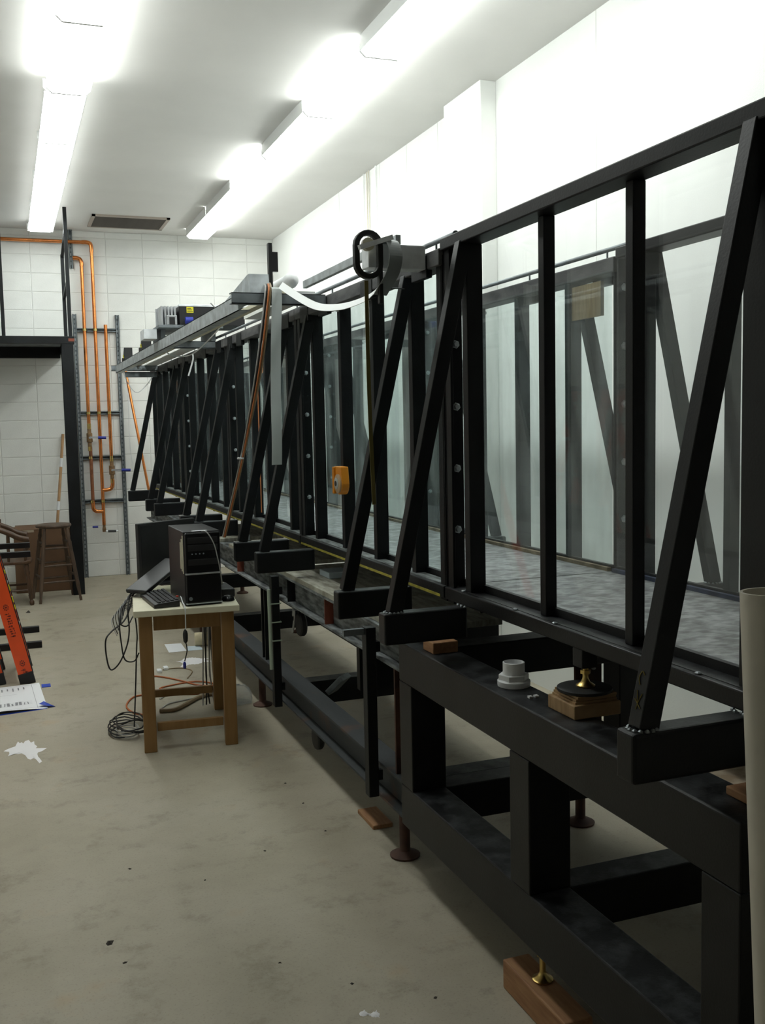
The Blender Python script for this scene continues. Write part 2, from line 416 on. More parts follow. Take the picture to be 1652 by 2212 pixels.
for k in range(7):
    y1 = 11.40-PIT*k; y0 = y1-PIT
    ceiling_lamp(.472 + (.02 if k > 3 else 0), y0, y1, k > 3, 'white fluorescent ceiling lamp in the row over the open floor', 'lamp row over the open floor')
    ceiling_lamp(2.155, y0, y1, True, 'white fluorescent ceiling lamp in the row above the glass flume', 'lamp row above the flume', k not in (2, 4))
# ceiling vent
v = [at(*p, 2, ZC) for p in ((197, 462), (366, 470), (350, 494), (190, 488))]
vx0, vx1, vy0, vy1 = .965, 1.765, 10.87, 11.50
t = thing('ceiling_vent', 'brown framed air vent set in the white ceiling', 'vent', ((vx0+vx1)/2, (vy0+vy1)/2, ZC))
mb = MB(); fw = .035
for a, b in (((vx0, vy0), (vx1, vy0+fw)), ((vx0, vy1-fw), (vx1, vy1)), ((vx0, vy0), (vx0+fw, vy1)), ((vx1-fw, vy0), (vx1, vy1))):
    mb.box((*a, ZC-.018), (*b, ZC))
mb.build('frame', 'vent_frame', t)
MB().box((vx0+fw, vy0+fw, ZC-.004), (vx1-fw, vy1-fw, ZC)).build('backing', 'vent_dark', t)
sl = MB().bar((vx0+fw, 0, 0), (vx1-fw, 0, 0), .03, .002, up=(0, .5, 1)).build('slat', 'vent_dark', t, origin=(0, 0, 0))
n = 12
o_ = ROOT[t.name]
for i in range(n):
    yy = vy0+fw+(vy1-vy0-2*fw)*(i+.5)/n
    c = sl if i == 0 else share(sl, t)
    c.location = Vector((0, yy, ZC-.010))-o_

# ================================================================== STEEL PLATFORM FRAME (back left)
t = thing('steel_platform', 'black steel platform frame standing before the block wall', 'frame', (.2, 10.9, 0))
zt, YP = 2.633, 10.60
px1 = .70; pl = -1.6
for x0 in (px1-.115, pl):
    mb = MB().box((x0, YP, 0), (x0+.115, YP+.012, zt-.06)).box((x0, YP+.10, 0), (x0+.115, YP+.112, zt-.06)).box((x0+.05, YP+.012, 0), (x0+.064, YP+.10, zt-.06))
    mb.build('post', 'steel_old', t, bevel=.002)
MB().box((pl, YP-.004, zt-.075), (px1+.012, YP+.11, zt)).build('header_beam', 'steel_old', t, bevel=.003)
MB().box((px1-.045, YP-.006, zt-.05), (px1+.013, YP-.003, zt-.022)).build('rust_patch', 'primer_red', t)
MB().box((pl, YP+.11, zt-.02), (px1+.0, YB-.012, zt)).build('deck', 'galv_dark', t)
MB().box((px1-.07, YP+.11, zt-.10), (px1, YB-.012, zt-.02)).build('side_beam', 'steel_old', t, bevel=.003)
MB().box((pl, YB-.10, zt-.14), (px1-.07, YB-.012, zt-.02)).build('rear_beam', 'steel_old', t, bevel=.003)
for x0 in (.03,):
    MB().box((x0, YP, zt), (x0+.035, YP+.035, ZC-.002)).build('rail_post', 'steel_old', t)
MB().box((px1-.04, YP, zt), (px1-.005, YP+.035, ZC-.002)).build('rail_post', 'steel_old', t)
MB().box((px1-.04, YP+.72, zt), (px1-.005, YP+.755, ZC-.35)).build('rail_post', 'steel_old', t)
mb = MB().bar((px1-.022, YP+.03, ZC-.2), (px1-.022, YP+.735, ZC-.37), .03, .03); mb.build('rail', 'steel_old', t)
MB().bar((px1-.022, YP+.03, zt+.55), (px1-.022, YP+.735, zt+.47), .03, .03).build('rail', 'steel_old', t)

# ================================================================== COPPER PIPES, STRUT FRAME
YW = 11.78; YS = YB-.005
t = thing('pipe_rack', 'galvanized slotted strut frame fixed to the block wall', 'frame', (1.03, YS, 0))
def strut_v(x, z0, z1, name='upright', slots=True):
    o = MB().box((x-.021, YS-.041, z0), (x-.017, YS, z1)).box((x+.017, YS-.041, z0), (x+.021, YS, z1)).box((x-.021, YS-.003, z0), (x+.021, YS, z1)) \
        .box((x-.021, YS-.041, z0), (x-.010, YS-.038, z1)).box((x+.010, YS-.041, z0), (x+.021, YS-.038, z1)).build(name, 'galv_dark', t)
    if slots:
        mb = MB(); zz = z0+.04
        while zz < z1-.04:
            mb.box((x-.007, YS-.0045, zz), (x+.007, YS-.0028, zz+.03)); zz += .05
        mb.build('slot', 'galv', o, kind='stuff')
    return o
strut_v(.805, 0, 2.986); strut_v(1.27, 0, 2.984); 
for zz in (2.81, 1.878, 1.372, .873):
    MB().box((.826, YS-.041, zz-.021), (1.249, YS-.038, zz-.010)).box((.826, YS-.041, zz+.010), (1.249, YS-.038, zz+.021)).box((.826, YS-.041, zz+.018), (1.249, YS, zz+.021)) \
        .box((.826, YS-.041, zz-.021), (1.249, YS, zz-.018)).box((.826, YS-.004, zz-.021), (1.249, YS, zz+.021)).build('cross_rail', 'galv_dark', t)
t2 = thing('strut_hanger', 'short shiny strut channel hanging from the ceiling by the copper pipe', 'bracket', (.80, YS, 3.49))
t_keep = t; t = t2
strut_v(.80, 3.49, ZC, 'channel', True); t = t_keep
YP2 = YS-.041-.0235
t = thing('copper_piping', 'copper water pipes with blue handled valves on the block wall', 'pipes', (1.03, YP2, .5))
r = .0195
def elbow(c, d1, d2, rr=.05):
    """quarter bend path centred at corner c from direction d1 to d2"""
    c, d1, d2 = Vector(c), Vector(d1), Vector(d2)
    return [c+d1*rr+ (0*d2), c+d1*rr*.45+d2*rr*.1, c+d1*.1*rr+d2*rr*.45, c+d2*rr]
xa, xb, xc = .905, 1.02, 1.135
# pipe 1 (left): elbow at top, down to the valve, then bend to the middle pipe
za = 3.60
MB().cyl((xa, YP2, za-.07), (xa, YP2, 1.70), r, 12).build('pipe', 'copper', t, smooth_=True)
MB().tube([(xa-.09, YP2, za), (xa-.05, YP2, za), (xa-.014, YP2, za-.014), (xa, YP2, za-.05), (xa, YP2, za-.09)], r*1.15, 12).build('elbow', 'copper', t, smooth_=True)
MB().cyl((xa+.005, YP2, 1.50), (xa+.005, YP2, .86), r, 12).build('pipe', 'copper_aged', t, smooth_=True)
MB().tube([(xa+.005, YP2, .88), (xa+.007, YP2, .80), (xa+.03, YP2, .765), (xa+.07, YP2, .758), (xb, YP2, .757)], r*1.12, 12).build('elbow', 'copper', t, smooth_=True)
# pipe 2 (middle)
MB().cyl((xb, YP2, 3.70), (xb, YP2, .60), r, 12).build('pipe', 'copper', t, smooth_=True)
MB().tube([(xb-.10, YP2, 3.775), (xb-.05, YP2, 3.775), (xb-.012, YP2, 3.762), (xb, YP2, 3.72), (xb, YP2, 3.67)], r*1.15, 12).build('elbow', 'copper', t, smooth_=True)
MB().cyl((xb-.08, YP2, 3.775), (-2.4, YP2, 3.775), r, 12).build('pipe', 'copper', t, smooth_=True)
# pipe 3 (right)
MB().cyl((xc, YP2, 2.868), (xc, YP2, 1.33), r, 12).build('pipe', 'copper', t, smooth_=True)
MB().tube([(xc, YP2, 1.13), (xc, YP2, 1.06), (xc-.02, YP2, 1.015), (xc-.06, YP2, 1.002), (xb, YP2, 1.0)], r*1.12, 12).build('elbow', 'copper', t, smooth_=True)
def valve(x, zc, hx):
    v = MB().lathe((x, YP2, zc-.10), [(.022, 0), (.022, .045), (.033, .05), (.033, .15), (.022, .155), (.022, .2)], 12).build('valve_body', 'bronze', t, smooth_=True)
    for za_, zb_ in ((-.15, -.10), (.10, .16)): MB().cyl((x, YP2, zc+za_), (x, YP2, zc+zb_), .022, 10).build('coupling', 'brass', v, smooth_=True)
    MB().cyl((x, YP2-.02, zc), (x, YP2-.055, zc), .012, 10).bar((x, YP2-.057, zc+.004), (x+hx*.55, YP2-.062, zc), .004, .022).build('stem', 'alum', v)
    MB().cyl((x+hx*.5, YP2-.062, zc), (x+hx, YP2-.062, zc-.004), .016, 10).build('handle', 'blue_grip', v, smooth_=True)
valve(xa, 1.60, .175); valve(xc, 1.225, .20)
d = MB().lathe((xb, YP2, .52), [(.02, 0), (.022, .03), (.016, .06), (.016, .1)], 12).build('drain_body', 'bronze', t, smooth_=True)
MB().cyl((xb-.07, YP2-.03, .585), (xb-.13, YP2-.03, .585), .012, 8).build('handle', 'blue_grip', d)
MB().cyl((xb, YP2, .53), (xb+.04, YP2-.01, .525), .011, 8).cyl((xb+.13, YP2-.01, .522), (xb+.15, YP2-.01, .522), .014, 8).build('outlet', 'alum', d)
MB().cyl((xb+.04, YP2-.01, .525), (xb+.13, YP2-.01, .522), .014, 8).build('hose_end', 'black_plastic', d)
for zz, xs in ((2.81, (xa, xb)), (1.878, (xa, xb, xc)), (1.372, (xa, xc)), (.873, (xa, xb)), (3.775, ())):
    for x in xs: MB().lathe((x, YP2, zz-.014), [(.0225, 0), (.0225, .028)], 12).build('clamp', 'brass', t)
tag(MB().cyl((1.318, YS-.05, 2.47), (1.63, 11.3, .0), .015, 12).build('copper_pipe', 'copper', origin=(1.63, 11.3, 0), smooth_=True), 'loose copper pipe leaning beside the strut frame behind the flume', 'pipe')
tag(MB().tube([(1.31, YS-.045, 2.41), (1.34, YS-.06, 2.27), (1.355, YS-.03, 1.95), (1.35, YS-.02, 1.6), (1.375, YS-.02, 1.2)], .0035, 5).build('white_wire', 'cable_white'), 'thin white wire hanging along the wall beside the strut frame', 'wire')

# ================================================================== LEFT BACK: handle, box, stool, chair
hb, ht = at(124, 1128, 1, 11.66), at(136, 938, 1, 11.79)
d_ = (hb-ht).normalized()
base = hb + d_*((hb.z-.012)/-d_.z)
t = thing('tool_handle', 'long round wooden tool handle leaning on the block wall', 'handle', base)
MB().cyl(base, ht, .016, 12).build('shaft', 'handle_wood', t, smooth_=True)
for f in (at(133, 1000, 1, 11.6), at(127, 1095, 1, 11.5)):
    k = (f.z-base.z)/(ht.z-base.z); p = base+(ht-base)*k; dd = (ht-base).normalized()
    MB().cyl(p-dd*.05, p+dd*.05, .0166, 12, caps=False).build('paper_label', 'paper', t)

def cardboard_box():
    x0, x1, y0, y1, h = .04, .63, 10.98, 11.40, .66
    t = thing('cardboard_box', 'brown cardboard box closed with tape behind the stool', 'box', ((x0+x1)/2, (y0+y1)/2, 0))
    MB().box((x0, y0, 0), (x1, y1, h)).build('body', 'cardboard', t, bevel=.006)
    MB().add([(x0, y0-.001, h), (x1, y0-.001, h), (x1, y0+.19, h+.03), (x0, y0+.19, h+.02), (x0, y0-.001, h+.003), (x1, y0-.001, h+.003), (x1, y0+.19, h+.033), (x0, y0+.19, h+.023)],
             [(0,3,2,1), (4,5,6,7), (0,1,5,4), (1,2,6,5), (2,3,7,6), (3,0,4,7)]).build('flap', 'cardboard', t)
    MB().box((x0+.02, y1-.2, h), (x1-.02, y1, h+.018)).build('flap', 'cardboard', t)
    MB().box((x0+.08, y0-.0015, h-.025), (x0+.20, y0, h+.0)).build('tape', 'tape_tan', t)
    MB().box((x0+.06, y0-.002, h-.33), (x0+.09, y0, h-.27)).build('shipping_label', 'paper', t)
cardboard_box()
def turned(mb, p, q, rs):
    p, q = Vector(p), Vector(q); d = q-p; L = d.length
    mb.lathe(p, [(r, L*f) for f, r in rs], 10, d)
def stool():
    t = local_thing('bar_stool', 'round seat wooden bar stool with turned splayed legs', 'stool', (.415, 10.42, 0), R_(8))
    MB().lathe((0, 0, .728), [(.05, 0), (.150, 0), (.168, .008), (.172, .02), (.165, .034), (.12, .038), (.04, .034), (0, .033)], 28).build('seat', 'stool_wood', t, smooth_=True)
    for sx in (-1, 1):
        for sy in (-1, 1):
            mb = MB(); turned(mb, (sx*.195, sy*.195, 0), (sx*.105, sy*.105, .73), [(0, .013), (.04, .015), (.06, .012), (.2, .019), (.55, .020), (.75, .018), (.8, .022), (.84, .015), (.88, .021), (.94, .014), (1, .014)])
            mb.build('leg', 'stool_wood', t, smooth_=True)
    def pt(sx, sy, z): k = z/.73; return Vector((sx*(.195-.09*k), sy*(.195-.09*k), z))
    for zz in (.20, .36, .53):
        for a, b in (((-1,-1), (1,-1)), ((1,-1), (1,1)), ((1,1), (-1,1)), ((-1,1), (-1,-1))):
            dz = 0 if a[1] == b[1] else .05
            p, q = pt(*a, zz+dz), pt(*b, zz+dz); mb = MB(); turned(mb, p, q, [(0, .007), (.5, .012), (1, .007)]); mb.build('rung', 'stool_wood', t, smooth_=True)
    return t
stool()
def chair():
    # captain's chair facing +X, only its front half is in the frame
    t = local_thing('captains_chair', 'wooden captains chair with curved arm rail and turned legs', 'chair', (-.045, 10.40, 0), 0)
    MB().prism([(-.24, -.23), (.17, -.24), (.23, -.19), (.245, 0), (.23, .19), (.17, .24), (-.24, .23), (-.28, 0)], 2, .405, .44).build('seat', 'chair_wood', t, bevel=.012, seg=3)
    for sx, sy in ((.19, -.19), (.19, .19), (-.19, -.19), (-.19, .19)):
        mb = MB(); turned(mb, (sx*1.15, sy*1.12, 0), (sx*.95, sy*.95, .41), [(0, .016), (.03, .022), (.09, .024), (.13, .014), (.18, .020), (.55, .019), (.7, .016), (.76, .026), (.83, .022), (.9, .026), (1, .018)])
        mb.build('leg', 'chair_wood', t, smooth_=True)
    for sy in (-1, 1):
        MB().cyl((.205, sy*.2, .15), (-.205, sy*.2, .15), .011, 8).build('stretcher', 'chair_wood', t, smooth_=True)
    MB().cyl((.205, -.2, .22), (.205, .2, .22), .011, 8).build('stretcher', 'chair_wood', t, smooth_=True)
    # horseshoe arm rail
    rail = [(.21, -.255, .650), (.12, -.27, .675), (.03, -.275, .725), (-.12, -.25, .785), (-.26, -.13, .80), (-.29, 0, .80), (-.26, .13, .80), (-.12, .25, .785), (.03, .275, .725), (.12, .27, .675), (.21, .255, .650)]
    MB().tube(rail, .027, 10).build('arm_rail', 'chair_wood', t, smooth_=True)
    MB().strip([(-.03, -.27, .77), (-.16, -.235, .83), (-.26, -.12, .84), (-.285, 0, .84), (-.26, .12, .84), (-.16, .235, .83), (-.03, .27, .77)], (0, 0, 1), .09, .022).build('crest', 'chair_wood', t)
    for i, p in enumerate(rail):
        if i in (0, 2, 4, 5, 6, 8, 10):
            q = Vector((p[0]*.83, p[1]*.8, .44)); mb = MB(); turned(mb, q, Vector(p), [(0, .012), (.3, .017), (.45, .011), (.6, .018), (1, .012)]); mb.build('spindle', 'chair_wood', t, smooth_=True)
chair()
# black steel C-frame base (only the open ends of its arms are in view)
t = thing('steel_trestle', 'black square tube steel base with projecting arms beside the ladder', 'frame', (-.6, 8.45, 0))
for yy in (8.16, 8.80):
    MB().box((-.62, yy-.025, .0), (.195, yy+.025, .05)).build('floor_arm', 'steel_new', t, bevel=.003)
    MB().box((-.62, yy-.025, .05), (-.57, yy+.025, .72)).build('post', 'steel_new', t, bevel=.003)
    MB().box((-.62, yy-.025, .72), (.155 if yy > 8.5 else .145, yy+.025, .765)).build('top_arm', 'steel_new', t, bevel=.003)
MB().box((-.62, 8.185, .3), (-.57, 8.775, .35)).build('cross_bar', 'steel_new', t, bevel=.003)
# orange stepladder, closed and leaning out of the frame
t = thing('stepladder', 'orange fiberglass stepladder with black feet beside the floor plan sheet', 'ladder', (-.05, 7.15, 0))
SL = -.215
def lrail(x0, y, w, length, th=.03, z0=.04):
    p = Vector((x0, y, z0)); q = p+Vector((SL*length, 0, length))
    o = MB().bar(p, q, th, w, up=(1, 0, 0)).build('rail', 'orange_rail', t, bevel=.003)
    dd = (q-p).normalized(); nn = Vector((dd.z, 0, -dd.x))
    MB().bar(p-dd*.045, p+dd*.035, th+.012, w+.008, up=(1, 0, 0)).build('foot', 'rubber', o, bevel=.004)
    MB().bar(p+nn*(w/2+.003)+dd*.02, q+nn*(w/2+.003), th*.9, .006, up=(1, 0, 0)).build('edge_channel', 'black_plastic', o)
    return o, p, dd, nn
lr, lp, ld, ln = lrail(.058, 7.02, .092, 1.9)
lrail(-.125, 7.06, .085, 1.9)
lrail(.050, 7.52, .092, 1.9); lrail(-.13, 7.50, .085, 1.9)
xt = .05+SL*1.9
for yy in (7.06, 7.48):
    MB().bar((xt-.06, yy, 1.93), (xt-.62, yy, .0), .03, .06, up=(1, 0, 0)).build('rear_leg', 'orange_rail', t, bevel=.003)
MB().box((xt-.16, 6.99, 1.935), (xt+.09, 7.55, 1.975)).build('top_cap', 'black_plastic', t, bevel=.006)
MB().box((xt-.54, 7.075, .34), (xt-.51, 7.465, .37)).build('rear_brace', 'alum', t)
for k in range(6):
    z_ = .33+.3*k; MB().box((.058+SL*(z_-.04)-.04, 7.035, z_-.012), (.058+SL*(z_-.04)+.04, 7.505, z_+.012)).build('step', 'alum', t, bevel=.003)
for k, (a, b) in enumerate(((.60, .64), (.72, .745), (.47, .50), (.52, .56))):
    p = lp+ld*a+ln*.052; MB().bar(p, lp+ld*b+ln*.052, .02, .012, up=(1, 0, 0)).build('yellow_clip', 'yellow', t)
def glyphs(z0, z1, logo):
    mb = MB(); zz = z0
    def q(u, v, du, dv):
        c = lp+ld*v+ln*u+Vector((0, -.0158, 0)); mb.bar(c-ld*dv/2, c+ld*dv/2, .0015, du, up=tuple(ln))
    if logo:
        for a in range(8): q(.014*math.cos(a*.785), z1+.03+.018*math.sin(a*.785), .007, .008)
        q(0, z1+.03, .012, .01)
    while zz < z1:
        hgt = random.choice((.010, .012, .014))
        for u in random.sample((-.012, -.006, 0, .006, .012), 3): q(u, zz, .004, hgt)
        q(random.choice((-.012, .012, 0)), zz, .02, .003); zz += hgt+.006
    mb.build('printed_mark', 'ladder_mark', lr, kind='stuff')
glyphs(.30, .47, True); glyphs(.02, .075, True)
# floor plan sheet
t = thing('plan_sheet', 'printed floor plan sheet taped to the floor with blue tape', 'paper', (-.2, 6.6, 0))
def sheet_z(u, v):   # u along X 0..1, v along Y (0 near)
    return .003 + .02*max(0, 1-v*4)*max(0, math.sin(math.pi*min(1, max(0, (u-.25)/.7)))) + .008*math.sin(5*u)*v*.3 + .01*v*v
A_, B_, C_, D_ = Vector((.165, 6.32, 0)), Vector((-.62, 6.22, 0)), Vector((-.60, 6.86, 0)), Vector((.135, 6.955, 0))
def sheet_pt(u, v, dz=0): 
    p = (B_*(1-u)+A_*u)*(1-v) + (C_*(1-u)+D_*u)*v; p.z = sheet_z(u, v)+dz; return p
mb = MB(); nu, nv = 24, 12
vs = [sheet_pt(i/nu, j/nv) for j in range(nv+1) for i in range(nu+1)]
mb.add(vs, [(j*(nu+1)+i, j*(nu+1)+i+1, (j+1)*(nu+1)+i+1, (j+1)*(nu+1)+i) for j in range(nv) for i in range(nu)])
sh = mb.build('sheet', 'paper', t, smooth_=True)
mb = MB()
def pline(u0, v0, u1, v1, w=.0022):
    p, q = sheet_pt(u0, v0, .0012), sheet_pt(u1, v1, .0012); n_ = 6
    for i in range(n_):
        a_ = sheet_pt(u0+(u1-u0)*i/n_, v0+(v1-v0)*i/n_, .0012); b_ = sheet_pt(u0+(u1-u0)*(i+1)/n_, v0+(v1-v0)*(i+1)/n_, .0012)
        d = (b_-a_).normalized(); s_ = Vector((-d.y, d.x, 0))*w/2; mb.add([a_-s_, b_-s_, b_+s_, a_+s_], [(0,1,2,3)])
pline(.93, .02, .93, .98); pline(.05, .06, .98, .06); pline(.05, .95, .98, .95)
for k in range(26):
    u = .12+.03*k
    pline(u, .24, u+random.uniform(-.004, .004), .24+random.choice((.08, .12, .14)), random.choice((.006, .010, .016)))
for k in range(9): pline(.50+.045*k, .78+.02*(k % 3), .50+.045*k, .90, .008)
for k in range(3): pline(.12, .24+.05*k, .9, .24+.05*k, .002)
pline(.47, .50, .47, .88, .006); pline(.62, .66, .80, .66, .002)
mb.build('drawing', 'ink', sh, kind='stuff')
MB().box((.148, 6.85, .001), (.205, 6.935, .0035)).build('blue_tape', 'blue_tape', t)
MB().add([(.115, 6.365, .022), (.170, 6.325, .012), (.212, 6.335, .002), (.19, 6.385, .002), (.145, 6.41, .024)], [(0,1,2,3,4), (4,3,2,1,0)]).build('blue_tape', 'blue_tape', t)
tag(MB().add([(-.62, 6.212, .0004), (.16, 6.311, .0004), (.16, 6.330, .0004), (-.62, 6.24, .0004), (-.62, 6.212, .0014), (.16, 6.311, .0014), (.16, 6.330, .0014), (-.62, 6.24, .0014)], [(0,3,2,1), (4,5,6,7), (0,1,5,4), (1,2,6,5), (2,3,7,6), (3,0,4,7)]).build('blue_tape_strip', 'blue_tape', origin=(-.25, 6.24, 0)), 'strip of blue tape under the curled edge of the plan sheet', 'tape')

# white patches, scraps
def splat(c, rx, ry, seed, spikes=9, name='white_patch', material='matte_white'):
    rd = random.Random(seed); n = 72; pts = []
    ph = [(rd.uniform(0, 6.28), rd.uniform(.2, .8), rd.uniform(.05, .15)) for _ in range(spikes)]
    for i in range(n):
        a = 2*math.pi*i/n; r = .64+.10*rd.random()
        for p, h, wd in ph:
            dlt = abs((a-p+math.pi) % (2*math.pi)-math.pi); r += h*max(0, 1-dlt/(wd*1.8))**1.5
        pts.append((c[0]+rx*r*math.cos(a), c[1]+ry*r*math.sin(a), .0004))
    vs = pts + [((p[0]-c[0])*.6+c[0], (p[1]-c[1])*.6+c[1], .003) for p in pts] + [(c[0], c[1], .004)]
    fs = [(i, (i+1) % n, n+(i+1) % n, n+i) for i in range(n)] + [(n+i, n+(i+1) % n, 2*n) for i in range(n)]
    return MB().add(vs, fs).build(name, material, origin=(c[0], c[1], 0), smooth_=True)
outl = [(80,445),(150,405),(220,375),(340,335),(375,270),(400,225),(440,270),(480,240),(520,270),(560,215),(640,190),(690,250),(760,220),(770,290),(830,330),(800,375),(1050,370),(1000,400),(940,440),(850,470),(830,500),(850,560),(900,620),(940,670),(880,710),(840,650),(800,620),(740,600),(680,630),(620,610),(560,530),(480,490),(400,510),(320,500),(250,530),(170,560),(210,500),(200,455)]
outl = [at(x/10.325, 1580+y/10.325, 2, 0) for x, y in outl]; n = len(outl); p = sum(outl, Vector())/n  # thin matte white patch with a star shaped outline
vs = [q+Vector((0, 0, .0004)) for q in outl] + [p+(q-p)*.7+Vector((0, 0, .003)) for q in outl] + [p+Vector((0, 0, .004))]
tag(MB().add(vs, [(i, (i+1) % n, n+(i+1) % n, n+i) for i in range(n)] + [(n+i, n+(i+1) % n, 2*n) for i in range(n)]).build('white_patch', 'matte_white', origin=(p.x, p.y, 0), smooth_=True), 'white star shaped patch on the bare concrete', 'spill')
p = at(415, 1428, 2, 0)
tag(splat(p, .12, .16, 5, 5), 'white powdery smear on the floor under the wooden table', 'spill')
for i, (px, py, sx, sy, lab) in enumerate(((236, 2038, .030, .014, 'dark leaf scrap lying near a grey stain'), (62, 1323, .03, .03, 'small dark wooden peg in front of the armchair legs'), (280, 1877, .010, .006, None), (572, 1838, .009, .005, None), (443, 1901, .008, .005, None), (703, 1795, .008, .006, None), (616, 1692, .009, .006, None), (655, 1735, .008, .006, None), (760, 2125, .010, .006, None), (605, 2080, .008, .006, None), (940, 2155, .009, .006, None), (270, 2080, .012, .006, None))):
    p = at(px, py, 2, 0); a = random.uniform(0, 3)
    mb = MB().add([(p.x+sx*1.0*math.cos(a+k*1.05)*random.uniform(.25, 1), p.y+sy*1.8*math.sin(a+k*1.05)*random.uniform(.25, 1), 0) for k in range(6)] + [(p.x, p.y, sy*.7)], [(k, (k+1) % 6, 6) for k in range(6)] + [(5,4,3,2,1,0)])
    tag(mb.build('floor_scrap', 'scrap', origin=(p.x, p.y, 0)), lab or 'tiny dark crumb of dirt on the concrete floor', 'scrap', None if lab else 'dirt crumbs on the floor')
for i, (px, py, sx, sy) in enumerate(((785, 2190, .018, .012), (810, 2192, .02, .012))):
    p = at(px, py, 2, 0); tag(splat(p, sx, sy*1.6, 20+i, 4, 'paint_chip'), 'pale chip of paint on the concrete floor', 'scrap', 'pale paint chips')

# ================================================================== FLUME
XF, XM = 1.43, 1.825                   # front rail plane, mirror plane
ZRT, ZRB = 1.118, 1.0745               # bottom rail
ZTT, ZTB = 2.323, 2.282                # top rail
def mx(x, side): return x if side < 0 else 2*XM-x
bolt_mesh = {}
def bolt(parent, p, axis, r=.011, material='galv'):
    k = (axis, r, material)
    if k not in bolt_mesh:
        mb = MB().lathe((0, 0, 0), [(r*1.35, 0), (r*1.35, .002), (r, .003), (r, .010), (r*.8, .012)], 6, axis); bolt_mesh[k] = mb.build('bolt', material, parent, origin=(0, 0, 0))
        o = bolt_mesh[k]
    else: o = share(bolt_mesh[k], parent)
    o.location = Vector(p)-ROOT[root_of(parent).name]
    return o
def section(label, y0, y1, posts, braced, new, group='flume sections', end_flange=True, panes_dirt='glass_old'):
    """y0..y1 along the flume, posts: list of (y_far_edge, width, front x)"""
    t = thing('flume_section', label, 'flume', (XM, (y0+y1)/2, ZRB), group)
    st = 'steel_new' if new else 'steel_old'; gm = 'glass_new' if new else 'glass_old'
    ztt = ZTT if new else ZTT-.028; ztb = ZTB if new else ZTB-.045
    for side in (-1, 1):
        X = lambda x: mx(x, side)
        # bottom rail: tube with raised inner lip, dusty shelf between
        rl = MB().box((X(XF), y0, ZRB), (X(1.515), y1, ZRT)).build('bottom_rail', st, t, bevel=.004)
        MB().box((X(1.500), y0+.01, ZRT), (X(1.516), y1-.01, 1.142)).build('glass_stop', st, t)
        if not new:
            MB().box((X(XF+.012), y0+.05, ZRT), (X(1.492), y1-.05, ZRT+.004)).build('dust_strip', 'steel_dusty', rl)
            if side < 0: MB().box((X(XF-.0015), y0+.03, ZRB+.001), (X(XF), y1-.01, ZRB+.011)).build('yellow_tape', 'yellow_tape', rl)
        else:
            mbs = MB(); 
            MB().box((X(XF+.016), y0+.12, ZRT), (X(XF+.024), y1-.14, ZRT+.0015)).build('weld_gap', 'black_plastic', rl)
            for yy in (y0+.35, y0+.98, y1-.5, y1-.13): mbs.lathe((X(XF+.012), yy, ZRT), [(.008, 0), (.009, .003), (.004, .006)], 6)
            mbs.build('weld_bead', 'weld', rl, kind='stuff')
        # top rail
        tr = MB().box((X(XF), y0, ztb), (X(1.513), y1, ztt)).build('top_rail', st if new else 'steel_grimy', t, bevel=.004)
        if not new:
            for yy in (y0+.10, (y0+y1)/2-.25, (y0+y1)/2+.35, y1-.25): MB().box((X(XF-.003), yy, ztb-.028), (X(XF+.02), yy+.14, ztt-.008)).build('splice_plate', st, tr, bevel=.002)
        # posts, braces, brackets
        for i, (yf, wd, xf) in enumerate(posts):
            po = MB().box((X(xf), yf-wd, ZRT), (X(1.510), yf, ztb)).build('post', st, t, bevel=.003)
            if not new: bolt(t, (X(xf), yf-wd/2, ztb-.02), (-1*(-side), 0, 0) if False else (side, 0, 0), .008)
            if i in braced:
                yc = yf-wd/2; xb = 1.134
                MB().bar((X(xb+.045), yc, 1.073), (X(XF+.022), yc, ztb+.005), .042, .048, up=(1, 0, 0)).build('brace', st, t, bevel=.003)
                bk = MB().box((X(xb), yc-.031, .968), (X(XF+.004), yc+.031, 1.073)).build('bracket', st, t, bevel=.008, seg=3)
                mbw = MB()
                for q in range(14):
                    a_ = q*2*math.pi/14; mbw.lathe((X(xb+.043+.03*math.cos(a_)), yc+.026*math.sin(a_), 1.072), [(.006, 0), (.006, .003), (.002, .006)], 6)
                for q in range(5): mbw.lathe((X(XF-.004-.006*(q % 2)), yc-.028+.014*q, 1.072), [(.006, 0), (.005, .004), (.002, .006)], 6)
                if new: mbw.build('weld_bead', 'weld', bk, kind='stuff')
        # joint flanges at both ends
        for yy, sg in ((y0, 1), (y1, -1)):
            ya, yb_ = (yy, yy+.05) if sg > 0 else (yy-.05, yy)
            MB().box((X(1.442), ya, ZRB-.012), (X(1.452), yb_, ztt-.02)).box((X(1.442), yy+sg*.002, ZRB-.012), (X(1.506), yy+sg*.012, ztt-.02)).build('joint_flange', st, t, bevel=.002)
            if sg < 0:
                for k in range(6):
                    zz = 1.105+k*.215
                    if side < 0 or True: bolt(t, (X(1.480), yy-.012, zz), (0, -1, 0), .011 if new else .009)
        # panes between posts
        edges = [y0+.012] + [yf-wd/2 for yf, wd, xf in posts] + [y1-.012]
        edges = sorted(set(edges)); segs = [(edges[k], edges[k+1]) for k in range(len(edges)-1)]
        for a_, b_ in segs:
            if b_-a_ > .03: MB().box((X(1.511), a_, ZRT+.004), (X(1.517), b_, ztb+.01)).build('glass_pane', gm, t)
    # floor panel and cross members
    MB().box((1.517, y0, ZRT-.02), (2*XM-1.517, y1, ZRT+.002)).build('floor_panel', 'flume_floor', t)
    MB().box((2*XM-1.535, y0+.01, ZRT+.002), (2*XM-1.518, y1-.01, ZRT+.016)).build('sealant', 'blue_sealant' if new else 'old_sealant', t)
